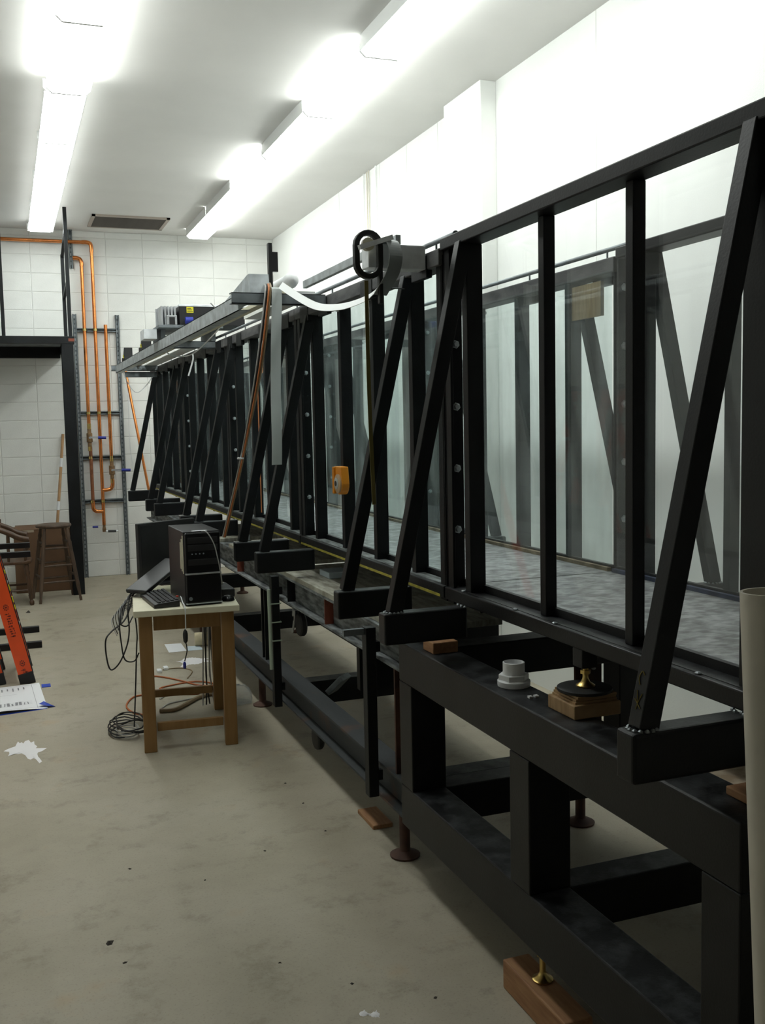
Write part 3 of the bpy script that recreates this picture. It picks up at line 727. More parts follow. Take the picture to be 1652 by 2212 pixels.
    for yy in ((y0+.06, (y0+y1)/2, y1-.10) if not new else (y1-.14, (y0+y1)/2-.03, y0+.1)):
        MB().box((1.50, yy, ZRB-.035), (2*XM-1.50, yy+.05, ZRT-.02)).build('cross_member', st, t)
    return t
PW = .034
sec_new = section('new glossy black flume section on the heavy black stand', 1.47, 3.185,
        [(1.700, .085, 1.452), (2.150, PW, 1.472), (2.585, PW, 1.472), (3.060, .042, 1.452)], (0, 3), True)
J = [3.195, 5.03, 6.78, 8.60, 10.45]
def pw(ys): return [(y, .040, 1.455) for y in ys]
sec1 = section('dusty flume section with orange tape reel on its post', J[0], J[1]-.01, pw((3.546, 3.97, 4.397, 4.83)), (0, 3), False)
sec2 = section('dusty flume section behind the computer tower with ribbon cable', J[1], J[2]-.01, pw((5.31, 5.81, 6.165, 6.595)), (0, 3), False)
sec3 = section('dusty flume section below the laser box', J[2], J[3]-.01, pw((7.10, 7.55, 7.97, 8.39)), (0, 3), False)
sec4 = section('dusty flume section at the copper pipe end', J[3], J[4], pw((8.93, 9.36, 9.80, 10.24)), (0, 3), False)
MB().box((1.452, J[4]-.03, ZRB), (2*XM-1.452, J[4]-.018, ZTB-.03)).build('end_plate', 'steel_old', sec4)
# chalk marks on the near brace
mb = MB()
pb0, pb1 = Vector((1.134+.045, 1.6575, 1.073)), Vector((XF+.022, 1.6575, ZTB+.005)); bd = (pb1-pb0).normalized(); bn = Vector((-bd.z, 0, bd.x))
def ch(k, dy): return pb0+bd*k+bn*.0253+Vector((0, dy, 0))
mb.tube([ch(.108, -.006), ch(.114, .002), ch(.106, .008), ch(.096, .009), ch(.086, .003)], .0011, 5)
mb.tube([ch(.074, .008), ch(.048, .0)], .001, 5, 1); mb.tube([ch(.070, -.009), ch(.048, .0), ch(.036, .002)], .001, 5); mb.tube([ch(.056, .011), ch(.040, -.011)], .0009, 5, 1)
mb.build('chalk_mark', 'chalk', sec_new, kind='stuff')
# plywood scrap seen on the back of the first old section
MB().box((2*XM-1.500, 3.30, 2.09), (2*XM-1.485, 3.56, 2.22)).build('plywood_patch', 'plywood', sec1)
# guide rods on the old section tops
for side, ya_, yb_, lab in ((-1, 3.14, 10.2, 'long steel guide rod along the front top rail of the flume'), (1, 3.14, 10.2, 'long steel guide rod along the rear top rail of the flume')):
    x = mx(1.470, side)
    g = tag(MB().cyl((x, ya_, 2.335), (x, yb_, 2.335), .009, 10).cyl((x, ya_-.004, 2.335), (x, ya_+.006, 2.335), .011, 10).build('guide_rod', 'galv_dark', origin=(x, ya_, 2.295), smooth_=True), lab, 'rod')
    yy = ya_+.16
    while yy < yb_:
        o = MB().cyl((x, yy, 2.29), (x, yy, 2.33), .004, 6).build('standoff', 'galv_dark', g, origin=(x, ya_, 2.295)); yy += .6

# ================================================================== HEAVY STAND (near)
XS0, XS1 = 1.318, 1.452
ZS1, ZS0 = .899, .752
Y0S, Y1S = 1.53, 3.36
t = thing('flume_stand', 'heavy black welded steel stand carrying the new flume section', 'stand', (XM, (Y0S+Y1S)/2, .18))
zb1, zb0 = .362, .205
for side in (-1, 1):
    X = lambda x: mx(x, side)
    MB().box((X(XS0), Y0S, ZS0), (X(XS1), Y1S, ZS1)).build('top_beam', 'steel_new', t, bevel=.006, seg=3)
    MB().box((X(XS0), Y0S, zb0), (X(XS1), Y1S, zb1)).build('bottom_beam', 'steel_new', t, bevel=.006, seg=3)
    for ya, yb_ in ((Y0S, Y0S+.12), (2.385, 2.50), (Y1S-.115, Y1S)):
        MB().box((X(XS0), ya, zb1), (X(XS1), yb_, ZS0)).build('post', 'steel_new', t, bevel=.004)
for ya in (Y0S, 2.385, Y1S-.115):
    MB().box((XS1, ya, zb0+.02), (2*XM-XS1, ya+.11, zb1)).build('cross_beam', 'steel_new', t, bevel=.005)
for ya in (Y0S, Y1S-.115):
    MB().box((XS1, ya, ZS0), (2*XM-XS1, ya+.11, ZS1-.018)).build('cross_beam', 'steel_new', t, bevel=.005)
def leveler(parent, x, y, z0, z1, mat_='brass', r=.022, rod=.008, base=.012):
    MB().lathe((x, y, z0), [(r, 0), (r*1.02, base*.3), (r*.5, base), (rod*1.1, base*1.8), (rod, base*2.2), (rod, z1-z0)], 16).cyl((x, y, z0+(z1-z0)*.62), (x, y, z0+(z1-z0)*.80), rod*1.8, 6).build('leveling_foot', mat_, parent, smooth_=True)
leveler(t, 1.372, 2.41, .091, zb0, r=.03, rod=.009)
tag(MB().box((1.318, 2.20, 0), (1.407, 2.555, .0895)).build('timber_block', 'lumber', origin=(1.36, 2.38, 0), bevel=.005), 'reddish timber block on the floor under a brass leveling foot', 'block')
for x_, y_ in ((1.372, 1.60), (2*XM-1.372, 1.60)): leveler(t, x_, y_, 0, zb0, 'steel_old', r=.03, rod=.009)
# things on top of the stand
def ply_stack(x, y, label_a, label_b, label_c, disc_r=.075):
    zz = ZS1+.0005
    b1 = tag(MB().box((x-.07, y-.07, zz), (x+.075, y+.07, zz+.038)).build('wood_pad', 'plywood', origin=(x, y, zz), bevel=.003), label_a, 'block')
    tl = thing('plywood_pad', label_b, 'block', (x, y, zz+.0385))
    for k in range(3): MB().box((x-.06+.004*k, y-.058+.003*(k % 2), zz+.0385+k*.0065), (x+.07, y+.062, zz+.0385+k*.0065+.006)).build('ply_layer', 'plywood', tl)
    tag(MB().lathe((x+.005, y, zz+.0587), [(disc_r, 0), (disc_r+.001, .002), (disc_r, .0075), (disc_r-.004, .009), (0, .009)], 36).build('rubber_disc', 'rubber', origin=(x+.005, y, zz+.0587), smooth_=True), label_c, 'disc')
    return zz+.0685
ztop = ply_stack(1.450, 2.315, 'square wooden pad on the stand under plywood layers', 'layered plywood pad between wooden pad and black rubber disc', 'round black rubber disc under the brass flume foot')
leveler(sec_new, 1.458, 2.315, ztop, ZRB-.05, r=.026, rod=.008)
MB().box((1.432, 2.29, ZRB-.052), (1.482, 2.34, ZRB)).build('leg_stub', 'steel_new', sec_new, bevel=.003)
t3 = thing('pvc_bushing', 'white plastic hex bushing standing on the black stand beam', 'bushing', (1.405, 2.63, ZS1+.0005))
MB().lathe((1.405, 2.63, ZS1+.0005), [(.049, 0), (.050, .005), (.050, .016), (.044, .020)], 28).build('collar', 'pvc', t3, smooth_=True)
MB().lathe((1.405, 2.63, ZS1+.0195), [(.047, 0), (.047, .017)], 6).build('hex_flange', 'pvc', t3, bevel=.002)
MB().lathe((1.405, 2.63, ZS1+.0360), [(.0330, 0), (.0330, .036), (.0305, .037), (.0285, .033), (.0285, .004), (0, .003)], 28).build('socket', 'pvc', t3, smooth_=True)
for i, (px, py) in enumerate(((1144, 1508), (1157, 1506))):
    p = at(px, py, 2, ZS1); tag(MB().box((p.x-.006, p.y-.009, ZS1+.0005), (p.x+.006, p.y+.005, ZS1+.007)).build('white_clip', 'pvc', origin=(p.x, p.y, ZS1), bevel=.001), 'tiny white plastic bit beside the wooden pad', 'clip', 'white bits on the stand')
tag(MB().box((1.345, 3.10, ZS1+.0005), (1.44, 3.19, ZS1+.04)).build('wood_pad', 'lumber', origin=(1.39, 3.15, ZS1), bevel=.003), 'dark wooden pad on the far end of the stand beam', 'block')
tag(MB().box((1.392, 1.545, ZS1+.0005), (1.60, 1.665, ZS1+.020)).build('wood_board', 'lumber', origin=(1.5, 1.6, ZS1), bevel=.003), 'thin reddish board on the stand beam beside the plastic pipe', 'board')
tag(MB().lathe((1.47, 1.60, ZS1+.0205), [(.03, 0), (.032, .018), (.056, .021), (.058, .034), (.04, .040), (0, .041)], 24).build('rubber_puck', 'rubber', origin=(1.47, 1.60, ZS1+.02), smooth_=True), 'black round rubber foot on the thin reddish board', 'foot')
tag(MB().box((1.456, 1.54, ZS1-.0175), (2.19, 1.93, ZS1-.005)).build('particle_board', 'osb', origin=(XM, 1.7, ZS1-.018)), 'mottled particle board lying across the near end of the stand', 'board')
# white plastic pipe at the right edge
p0, p1 = Vector((1.262, 1.315, 0.004)), Vector((1.222, 1.36, 1.395))
t4 = thing('plastic_pipe', 'tall off-white plastic pipe standing before the black stand', 'pipe', p0)
d_ = (p1-p0); L_ = d_.length
MB().lathe(p0, [(.046, 0), (.046, L_), (.0405, L_), (.0405, L_-.25), (.0, L_-.25)], 32, d_).build('tube', 'pvc_tan', t4, smooth_=True)

# ================================================================== LONG SUPPORT UNDER THE OLD SECTIONS
t = thing('support_frame', 'long low black steel beam frame under the old flume sections', 'frame', (1.79, 6.9, 0))
YA, YZ = 3.38, 10.5
def ibeam(parent, x, w, z0, z1, name, ya, yz, m_top, m_web):
    o = MB().box((x-w/2, ya, z0), (x+w/2, yz, z0+.010)).box((x-.005, ya, z0+.010), (x+.005, yz, z1-.010)).box((x-w/2, ya, z1-.010), (x+w/2, yz, z1)).build(name, m_top, parent)
    return o
for side in (-1, 1):
    x = 1.392 if side < 0 else 2.19
    ibeam(t, x, .10, .20, .345, 'lower_beam', YA, YZ, 'steel_rust', None)
    ibeam(t, x, .10, .765, .905, 'upper_beam', YA, YZ, 'steel_dusty', None)
    for yy, m_ in ((3.42, 'rust_brown'), (5.55, 'steel_old'), (7.6, 'steel_old'), (9.6, 'steel_old')):
        c = MB().box((x-.04, yy, .345), (x+.04, yy+.012, .765)).box((x-.006, yy+.012, .345), (x+.006, yy+.07, .765)).box((x-.04, yy+.07, .345), (x+.04, yy+.082, .765)).build('column', m_, t)
        if yy < 3.5:
            for zz in (.42, .50, .60, .69): bolt(t, (x+.0, yy, zz), (0, -1, 0), .007)
    for yy in (3.52, 5.83, 7.80, 9.9):
        o = MB().lathe((x, yy, 0), [(.058, 0), (.060, .008), (.045, .016), (.024, .024), (.021, .03), (.021, .20)], 18).build('leveling_foot', 'rust_brown', t, smooth_=True)
    for yy in (4.35, 5.0, 6.2, 8.3):
        MB().box((x-.047, yy, .775), (x-.0055, yy+.008, .895)).build('stiffener', 'primer_red' if yy in (4.35, 6.2) else 'steel_old', t)
for yy in (3.42, 5.0, 7.0, 9.0):
    MB().box((1.44, yy, .21), (2.14, yy+.10, .335)).build('cross_beam', 'steel_old', t)
MB().box((1.44, 4.15, .50), (2.14, 4.19, .76)).build('cross_plate', 'steel_old', t)
for yy, z0 in ((3.62, .215), (5.10, .19), (6.9, .2)):
    o = MB().box((1.285, yy, z0), (1.327, yy+.05, .90)).build('outer_post', 'steel_old', t, bevel=.003)
    for zz in (.28, .80): MB().box((1.327, yy+.005, zz), (1.345, yy+.045, zz+.04)).build('clip', 'steel_old', o)
MB().box((1.20, 3.64, .87), (1.30, 3.66, .895)).build('clip_plate', 'galv_dark', t)
for k, zz in enumerate((.55, .65, .75)):
    MB().box((1.278, 5.094, zz), (1.333, 5.156, zz+.006)).build('cable_tie', 'green_rod', t)
tag(MB().cyl((1.272, 5.10, .40), (1.272, 5.112, .83), .010, 8).build('pale_rod', 'green_rod', origin=(1.272, 5.1, .4)), 'pale green rod tied to a black support post', 'rod')
# caster wheels tucked under the beam
for yy, zc in ((4.70, .13), (4.95, .66)):
    w_ = thing('caster_wheel', 'black caster wheel below the lower support beam' if zc < .5 else 'black pulley wheel below the upper support beam', 'wheel', (1.40, yy, zc))
    MB().lathe((1.38, yy, zc), [(.02, 0), (.055, .002), (.062, .01), (.062, .03), (.055, .038), (.02, .04)], 24, (1, 0, 0)).build('tire', 'rubber', w_, smooth_=True)
    MB().box((1.385, yy-.015, zc), (1.395, yy+.015, .20 if zc < .5 else .765)).build('fork', 'steel_old', w_)
# planks on the support
for i, (ya, yb_, xa_, xb_, lab) in enumerate(((3.42, 4.05, 1.36, 1.78, 'weathered plank on the support beam nearest the heavy stand'), (4.07, 5.2, 1.345, 1.80, 'weathered plank holding a small glass block on the support beam'), (5.40, 6.45, 1.345, 1.80, 'weathered plank behind the table on the support beam'), (6.75, 7.7, 1.35, 1.80, 'weathered plank behind the monitor on the support beam'))):
    tag(MB().box((xa_, ya, .9055), (xb_, yb_, .930)).build('plank', 'plywood_grey', origin=((xa_+xb_)/2, ya, .905), bevel=.002), lab, 'plank')
p = at(715, 1246, 2, .932)
tag(MB().box((p.x-.03, p.y-.06, .9305), (p.x+.09, p.y+.10, .962)).build('glass_block', 'paper_blue', origin=(p.x, p.y, .93), bevel=.004), 'pale glassy block resting on the weathered plank', 'block')
p = at(535, 1166, 2, .932)
tag(MB().lathe((p.x, p.y, .9305), [(.016, 0), (.016, .03), (.01, .04), (.01, .05)], 14).build('small_bottle', 'paper_blue', origin=(p.x, p.y, .93), smooth_=True), 'small pale bottle on the plank behind the table', 'bottle')
tag(MB().box((1.362, 3.80, 0), (1.45, 4.00, .018)).build('wood_wedge', 'lumber', origin=(1.40, 3.9, 0), bevel=.003), 'flat scrap of lumber on the floor beside the support frame', 'board')
p = at(640, 1412, 1, 5.0)
tag(MB().bar((1.50, 4.78, .3355), (1.56, 4.72, .42), .10, .03).build('grey_connector', 'galv_dark', origin=(1.53, 4.75, .34), bevel=.004), 'grey metal fitting lying on the lower cross beam', 'fitting')
tag(MB().tube([(1.39, 5.06, .765), (1.37, 5.0, .70), (1.36, 4.93, .74), (1.37, 4.98, .66), (1.38, 5.05, .60), (1.39, 5.06, .66)], .004, 5).build('hanging_cord', 'cable_grey'), 'tangled grey cord hanging from the upper support beam', 'cord')

# orange tape reel on a post of section 1
pr = Vector((1.4545, 4.335, 1.438))
t = thing('tape_reel', 'orange plastic measuring tape reel fixed to the flume post', 'tape reel', (pr.x-.02, pr.y, pr.z-.065))
D = [(pr.y+.05, pr.z+.066), (pr.y-.05, pr.z+.066)] + [(pr.y-.012-.050*math.cos(a*math.pi/10), pr.z-.012-.050*math.sin(a*math.pi/10)) for a in range(11)] + [(pr.y+.05, pr.z-.062)]
MB().prism(D, 0, pr.x-.036, pr.x).build('case', 'orange_plastic', t, bevel=.005)
MB().box((pr.x-.046, pr.y+.030, pr.z-.060), (pr.x-.036, pr.y+.052, pr.z+.064)).build('guide_edge', 'orange_plastic', t, bevel=.003)
MB().lathe((pr.x-.036, pr.y-.012, pr.z-.012), [(.044, 0), (.044, .006), (.036, .010), (.022, .010), (.016, .008)], 28, (-1, 0, 0)).build('dial', 'tape_tan2', t, smooth_=True)
MB().lathe((pr.x-.0465, pr.y-.012, pr.z-.010), [(.026, 0), (.026, .002), (.012, .003)], 20, (-1, 0, 0)).build('dial_label', 'ribbon', t)
MB().lathe((pr.x-.049, pr.y-.012, pr.z-.010), [(.012, 0), (.012, .003)], 16, (-1, 0, 0)).build('hub', 'black_plastic', t)

# ================================================================== NEAR TOP: ring, silver box, strap, olive strip
yb0 = 3.295
tag(MB().box((1.210, yb0, 2.236), (1.4265, yb0+.07, 2.320)).build('silver_block', 'alum_dull', origin=(1.32, yb0, 2.236), bevel=.004), 'brushed silver metal block clamped on the flume top rail', 'block')
# band channel along the flume
tag(MB().box((1.315, 3.300, 2.3205), (1.335, 4.46, 2.354)).build('light_channel', 'galv', origin=(1.325, 3.9, 2.32), bevel=.002), 'pale metal channel running from the silver block along the flume', 'channel')
# black oval ring
ring_c = at(795, 551, 1, yb0-.03); 
def stadium(c, rx, hz, n=10):
    out = []
    for i in range(n+1): a = math.pi*i/n; out.append(Vector((c.x+rx*math.cos(a), c.y, c.z+hz+rx*math.sin(a))))
    for i in range(n+1): a = math.pi+math.pi*i/n; out.append(Vector((c.x+rx*math.cos(a), c.y, c.z-hz+rx*math.sin(a))))
    return out
cc = Vector((1.196, yb0-.035, ring_c.z))
t = thing('oval_ring', 'black oval ring hooked over the silver block', 'ring', (cc.x, cc.y, cc.z-.09))
pts = stadium(cc, .052, .031); mb = MB(); inn = stadium(cc, .033, .031); k = len(pts); vs = []
for dy in (-.014, .014):
    for q in (pts, inn): vs += [p+Vector((0, dy, 0)) for p in q]
fs = []
for i in range(k):
    j = (i+1) % k; fs += [(i, j, k+j, k+i), (2*k+i, 3*k+i, 3*k+j, 2*k+j), (i, 2*k+i, 2*k+j, j), (k+i, k+j, 3*k+j, 3*k+i)]
mb.add(vs, fs).build('ring', 'rubber', t, bevel=.004)
MB().bar((cc.x-.042, cc.y-.030, cc.z+.018), (cc.x+.080, cc.y-.024, cc.z+.058), .02, .016).build('clamp_bar', 'alum_dull', t)
MB().lathe((cc.x, cc.y, cc.z+.035), [(.022, -.01), (.022, .01)], 20, (0, 1, 0)).build('core', 'laminate', t)
MB().box((cc.x+.036, cc.y-.012, cc.z-.165), (cc.x+.050, cc.y+.012, cc.z-.03)).build('tongue', 'rubber', t, bevel=.003)
st_p = [Vector((1.268, yb0+.02, 2.3225)), Vector((1.270, yb0-.012, 2.326)), Vector((1.277, yb0-.055, 2.318)), Vector((1.283, yb0-.075, 2.267)), Vector((1.276, yb0-.06, 2.211)), Vector((1.256, yb0-.03, 2.165)), Vector((1.246, yb0-.012, 2.142))]
tag(MB().strip(st_p, (1, .35, 0), .058, .003).build('grey_strap', 'strap', origin=(1.268, yb0, 2.32)), 'wide grey rubber strap bowed over the silver block', 'strap')
a_, b_ = at(791, 606, 1, yb0-.04), at(808, 1090, 1, yb0-.055)
tag(MB().strip([a_, a_*.5+b_*.5+Vector((-.004, 0, 0)), b_], (1, 0, 0), .014, .002).build('olive_strip', 'olive_strip', origin=a_), 'narrow olive strip hanging from the black oval ring', 'strip')
tag(MB().cyl(at(845, 622, 1, yb0-.01), at(873, 624, 1, 3.46), .0025, 6).build('thin_pin', 'steel_old'), 'thin dark pin between the grey strap and the brace', 'pin')

# ================================================================== INSTRUMENT RAILS ON THE FLUME TOP
XO = 1.03
ZI = 2.235
t = thing('instrument_rack', 'galvanized channel rack cantilevered from the flume top', 'rack', (1.25, 7.2, ZI))
def channel_x(x0, x1, y, z0, h=.05, w=.05, m_='galv_dark'):
    MB().box((x0, y, z0), (x1, y+.004, z0+h)).box((x0, y, z0+h-.004), (x1, y+w, z0+h)).box((x0, y, z0), (x1, y+w, z0+.004)).build('cross_channel', m_, t)
for yy, xe in ((4.47, 1.4262), (7.05, 1.4262), (9.87, 1.4262)): channel_x(.985 if yy < 5 else (XO+.054 if yy < 9 else .99), xe, yy, ZI+.012)
channel_x(1.12, 1.4262, 9.93, ZI-.045)
MB().box((XO-.002, 4.53, ZI-.012), (XO+.002, 9.86, ZI+.062)).box((XO-.002, 4.53, ZI+.058), (XO+.052, 9.86, ZI+.062)).box((XO-.002, 4.53, ZI-.012), (XO+.052, 9.86, ZI-.008)).build('long_channel', 'galv', t)
MB().box((1.22, 4.5, ZI+.0625), (1.265, 9.9, ZI+.085)).build('wood_strip', 'laminate', t, bevel=.002)
MB().box((1.30, 7.2, ZI+.0625), (1.42, 9.95, ZI+.068)).build('white_tray', 'ribbon_white', t)
MB().box((1.30, 4.55, ZI+.0625), (1.40, 5.6, ZI+.085)).build('white_tray', 'ribbon_white', t)
# laser unit across the rack
yl = 6.95; zl = 2.395
t = thing('laser_unit', 'black laser box with yellow warning label on the rack', 'laser', (1.25, yl+.2, zl-.10))
MB().box((1.02, yl-.02, zl-.02), (1.46, yl+.55, zl)).build('base_plate', 'galv_dark', t, bevel=.002)
for xx in (1.05, 1.40): MB().box((xx, yl+.1, 2.298), (xx+.03, yl+.5, zl-.02)).build('riser', 'galv_dark', t)
MB().box((1.165, yl, zl), (1.62, yl+.35, zl+.135)).build('housing', 'black_plastic', t, bevel=.003)
MB().box((1.163, yl-.002, zl+.128), (1.62, yl+.352, zl+.142)).build('lid', 'alum_dull', t, bevel=.002)
lb = MB().box((1.215, yl-.0025, zl+.085), (1.262, yl, zl+.125)).build('warning_label', 'yellow_label', t)
mb = MB()
for k in range(3): mb.box((1.219, yl-.0035, zl+.092+.010*k), (1.258-.006*k, yl-.0022, zl+.096+.010*k))
mb.build('label_text', 'label_ink', lb, kind='stuff')
MB().cyl((1.20, yl-.03, zl+.03), (1.25, yl-.03, zl+.03), .024, 16).build('blue_knob', 'blue_part', t, smooth_=True)
for k in range(5): MB().box((1.045+.022*k, yl+.02, zl), (1.058+.022*k, yl+.2, zl+.13)).build('heat_sink_fin', 'alum', t)
MB().box((1.035, yl+.2, zl), (1.16, yl+.22, zl+.13)).build('heat_sink_back', 'alum', t)
MB().box((1.075, yl-.02, zl), (1.145, yl+.02, zl+.065)).build('motor_block', 'alum', t, bevel=.003)
MB().box((1.092, yl-.0225, zl+.003), (1.130, yl-.0195, zl+.052)).build('motor_face', 'black_plastic', t)
MB().box((.935, yl+.1, zl-.085), (1.022, yl+.3, zl-.02)).build('side_bracket', 'alum_dull', t)
# small black connector blocks on the rack
for i, (px, py, yy, lab) in enumerate(((300, 760, 9.2, 'black louvered connector block at the far rack end'), (330, 735, 8.0, 'black terminal block with coloured wires on the rack'))):
    p = at(px, py, 1, yy); o = thing('terminal_block', lab, 'connector', (XO+.03, yy, ZI+.062))
    zb_ = ZI+.0625
    MB().prism([(yy-.10, zb_), (yy+.10, zb_), (yy+.10, zb_+.03), (yy, zb_+.03), (yy-.09, zb_+.11), (yy-.10, zb_+.11)], 0, XO-.002, XO+.07).build('body', 'black_plastic', o, bevel=.002)
    mb = MB()
    for k in range(4): mb.box((XO-.006, yy-.09+.022*k, zb_+.02+.016*(k % 2)), (XO-.002, yy-.082+.022*k, zb_+.032+.016*(k % 2)))
    mb.build('terminals', 'yellow_label', o, kind='stuff')
# second black box and camera-like post nearer
t = thing('equipment_cover', 'pale folded metal cover on the near end of the rack', 'cover', (1.12, 4.7, ZI+.0625))
MB().prism([(4.48, ZI+.063), (5.25, ZI+.063), (4.54, ZI+.150), (4.50, ZI+.150)], 0, 1.075, 1.165).build('cover', 'galv', t)
tag(MB().box((1.195, 4.6, ZI+.0625), (1.212, 4.63, ZI+.31)).box((1.212, 4.605, ZI+.18), (1.24, 4.625, ZI+.27)).build('black_bracket', 'black_plastic', origin=(1.2, 4.6, ZI+.062)), 'upright black bracket standing on the rack end', 'bracket')
t = thing('white_roller', 'white plastic roller with rounded end on the rack', 'roller', (1.29, 4.62, ZI+.0625))
MB().cyl((1.27, 4.95, ZI+.125), (1.275, 4.55, ZI+.128), .032, 20).build('barrel', 'ribbon_white', t, smooth_=True)
MB().lathe((1.275, 4.55, ZI+.128), [(.034, 0), (.036, .02), (.030, .04), (.016, .052), (0, .055)], 20, (.2, -1, .05)).build('end_cap', 'pvc', t, smooth_=True)
MB().box((1.25, 4.72, ZI+.0625), (1.30, 4.80, ZI+.10)).build('saddle', 'alum_dull', t)
# ribbon cables
rt, rb_ = at(598, 632, 1, 4.44), at(598, 1004, 1, 4.40)
tag(MB().strip([rt+Vector((0, .03, .02)), rt, rt*.7+rb_*.3+Vector((-.006, -.006, 0)), rt*.4+rb_*.6+Vector((-.004, .004, 0)), rb_*.85+rt*.15, rb_], (1, .2, 0), .050, .002).build('ribbon_cable', 'ribbon', origin=rt), 'wide pale ribbon cable hanging straight down from the roller', 'cable')
sw = [at(606, 616, 1, 4.44), at(650, 645, 1, 4.25), at(690, 663, 1, 4.05), at(740, 662, 1, 3.72), at(790, 645, 1, 3.42), at(815, 625, 1, 3.28)]
tag(MB().strip(sw, (.6, 0, .8), .034, .002).build('ribbon_cable', 'ribbon_white', origin=sw[0]), 'white ribbon cable sagging between roller and black oval ring', 'cable')
# brown cable bundle, tied together
t = thing('cable_bundle', 'tied orange and tan cable bundle hanging down the flume front', 'cables', at(577, 612, 1, 4.50))
for i, (dx, m_, r_) in enumerate(((.003, 'cable_orange', .0042), (.012, 'cable_tan', .006), (-.011, 'cable_grey', .004), (-.005, 'cable_black', .006))):
    pts = [at(577, 612, 1, 4.50), at(578, 640, 1, 4.44), at(560, 790, 1, 4.46), at(533, 940, 1, 4.60), at(512, 1040, 1, 4.8), at(484, 1160, 1, 5.05)]
    pts = [q+Vector((dx*(1 if j < 3 else .5), .004*i, 0)) for j, q in enumerate(pts)]
    MB().tube(pts, r_, 6).build('cable', m_, t)
for px, py, yy in ((519, 990, 4.68), (537, 1030, 4.75)):
    p = at(px, py, 1, yy); 
    if px < 530: MB().lathe(p, [(.016, -.004), (.016, .004)], 10).build('tie', 'cable_white', t)
a_, b_ = at(555, 790, 0, 1.449), at(565, 1107, 0, 1.449)
tag(MB().strip([a_, (a_+b_)/2, b_], (0, 1, 0), .022, .002).build('orange_strip', 'cable_orange', origin=b_), 'narrow orange strip along a flume post behind the ribbon cable', 'strip')
# thin wires on the rack
def wire(pxs, m_, r_, label, name='wire'):
    pts = [at(*q) for q in pxs]; return tag(MB().tube(pts, r_, 5).build(name, m_, origin=pts[0]), label, 'wire')
wire([(262, 790, 1, 9.9), (275, 825, 1, 9.9), (295, 848, 1, 9.9), (318, 830, 1, 9.95), (338, 800, 1, 9.95)], 'cable_white', .004, 'white wire drooping below the far rack end')
wire([(345, 745, 1, 7.1), (365, 765, 1, 7.2), (395, 770, 1, 7.3), (420, 762, 1, 7.0), (450, 735, 1, 6.6), (480, 700, 1, 6.2), (500, 650, 1, 5.6)], 'cable_white', .004, 'white wire looping over the flume rail below the rack')
wire([(416, 765, 1, 6.95), (417, 775, 1, 6.95), (412, 795, 1, 6.95), (407, 812, 1, 6.95)], 'cable_white', .006, 'short white wire end hanging over the flume rail')
wire([(455, 655, 1, 5.8), (475, 672, 1, 5.8), (492, 665, 1, 5.6), (510, 640, 1, 5.2)], 'cable_grey', .004, 'grey wire draped over the long rack channel')
# vertical wires on the right wall
for i, px in enumerate((786, 793, 797, 812)):
    p = at(px, 430, 0, XR-.012)
    tag(MB().cyl((p.x, p.y, 2.35), (p.x, p.y, ZC-.001), .006, 6).build('wall_conduit', 'pvc_tan' if i in (1, 2) else 'lamp_white', origin=(p.x, p.y, 2.35)), 'thin tan conduit running up the white wall' if i in (1, 2) else 'thin white conduit running up the white wall', 'conduit', 'tan wall conduits' if i in (1, 2) else 'white wall conduits')

# ================================================================== TABLE WITH COMPUTER
TC, TR = (.887, 5.549), R_(-6.3)
t = local_thing('work_table', 'small wooden table with cream top holding a computer', 'table', (*TC, 0), TR)
hx, hy = .272, .405
MB().box((-hx, -hy, .727), (hx, hy, .761)).build('table_top', 'laminate', t, bevel=.004)
lw = .066
for sx in (-1, 1):
    for sy in (-1, 1):
        a, b = sx*(hx-.028), sy*(hy-.03)
        MB().box((a, b, 0), (a-sx*lw, b-sy*.06, .727)).build('leg', 'table_wood', t, bevel=.004)
for sy in (-1, 1):
    b = sy*(hy-.045)
    MB().box((-hx+.1, b, .645), (hx-.1, b-sy*.022, .727)).build('apron', 'table_wood', t, bevel=.002)
    MB().box((-hx+.1, b-sy*.01, .105), (hx-.1, b-sy*.035, .150)).build('stretcher', 'table_wood', t, bevel=.003)
for sx in (-1, 1):
    a = sx*(hx-.04)
    MB().box((a, -hy+.09, .645), (a-sx*.022, hy-.09, .727)).build('apron', 'table_wood', t, bevel=.002)
ct, s_t = math.cos(TR), math.sin(TR)
def tl(x, y, z=0): return Vector((TC[0]+x*ct-y*s_t, TC[1]+x*s_t+y*ct, z))
ZT = .7615
# tower
fl = Vector((.846, 5.180, ZT)); ang = R_(2)
t = local_thing('computer_tower', 'black desktop computer tower on the cream table', 'computer', tuple(fl), ang)
W_, D2, H_ = .195, .43, .392
MB().box((0, .02, 0), (W_, D2, H_)).build('case', 'black_plastic', t, bevel=.004)
MB().box((.004, 0, .012), (W_-.004, .022, H_-.006)).build('front_bezel', 'black_gloss', t, bevel=.008, seg=3)
MB().box((.002, -.002, .165), (W_-.002, .01, .174)).build('chrome_strip', 'alum', t, bevel=.002)
MB().box((.002, -.001, .010), (W_-.002, .012, .015)).build('chrome_strip', 'galv', t)
for zz in (.33, .29, .215): MB().box((.018, -.0015, zz), (W_-.018, .004, zz+.032)).build('drive_bay', 'black_plastic', t, bevel=.002)
MB().lathe((.025, 0, .04), [(.010, 0), (.010, .003)], 14, (0, -1, 0)).build('badge', 'galv_dark', t)
for k in range(4): MB().lathe((.04+.02*k, -.001, .275), [(.004, 0), (.004, .002)], 8, (0, -1, 0)).build('port', 'galv_dark', t)
MB().box((.05, .03, H_), (.13, .05, H_+.001)).build('sticker', 'paper', t)
mb = MB()
for k in range(3): mb.box((-.002, .03+.03*k, .17+.01*k), (0, .047+.03*k, .37-.02*k))
mb.build('yellowed_label', 'laminate', t, kind='stuff')
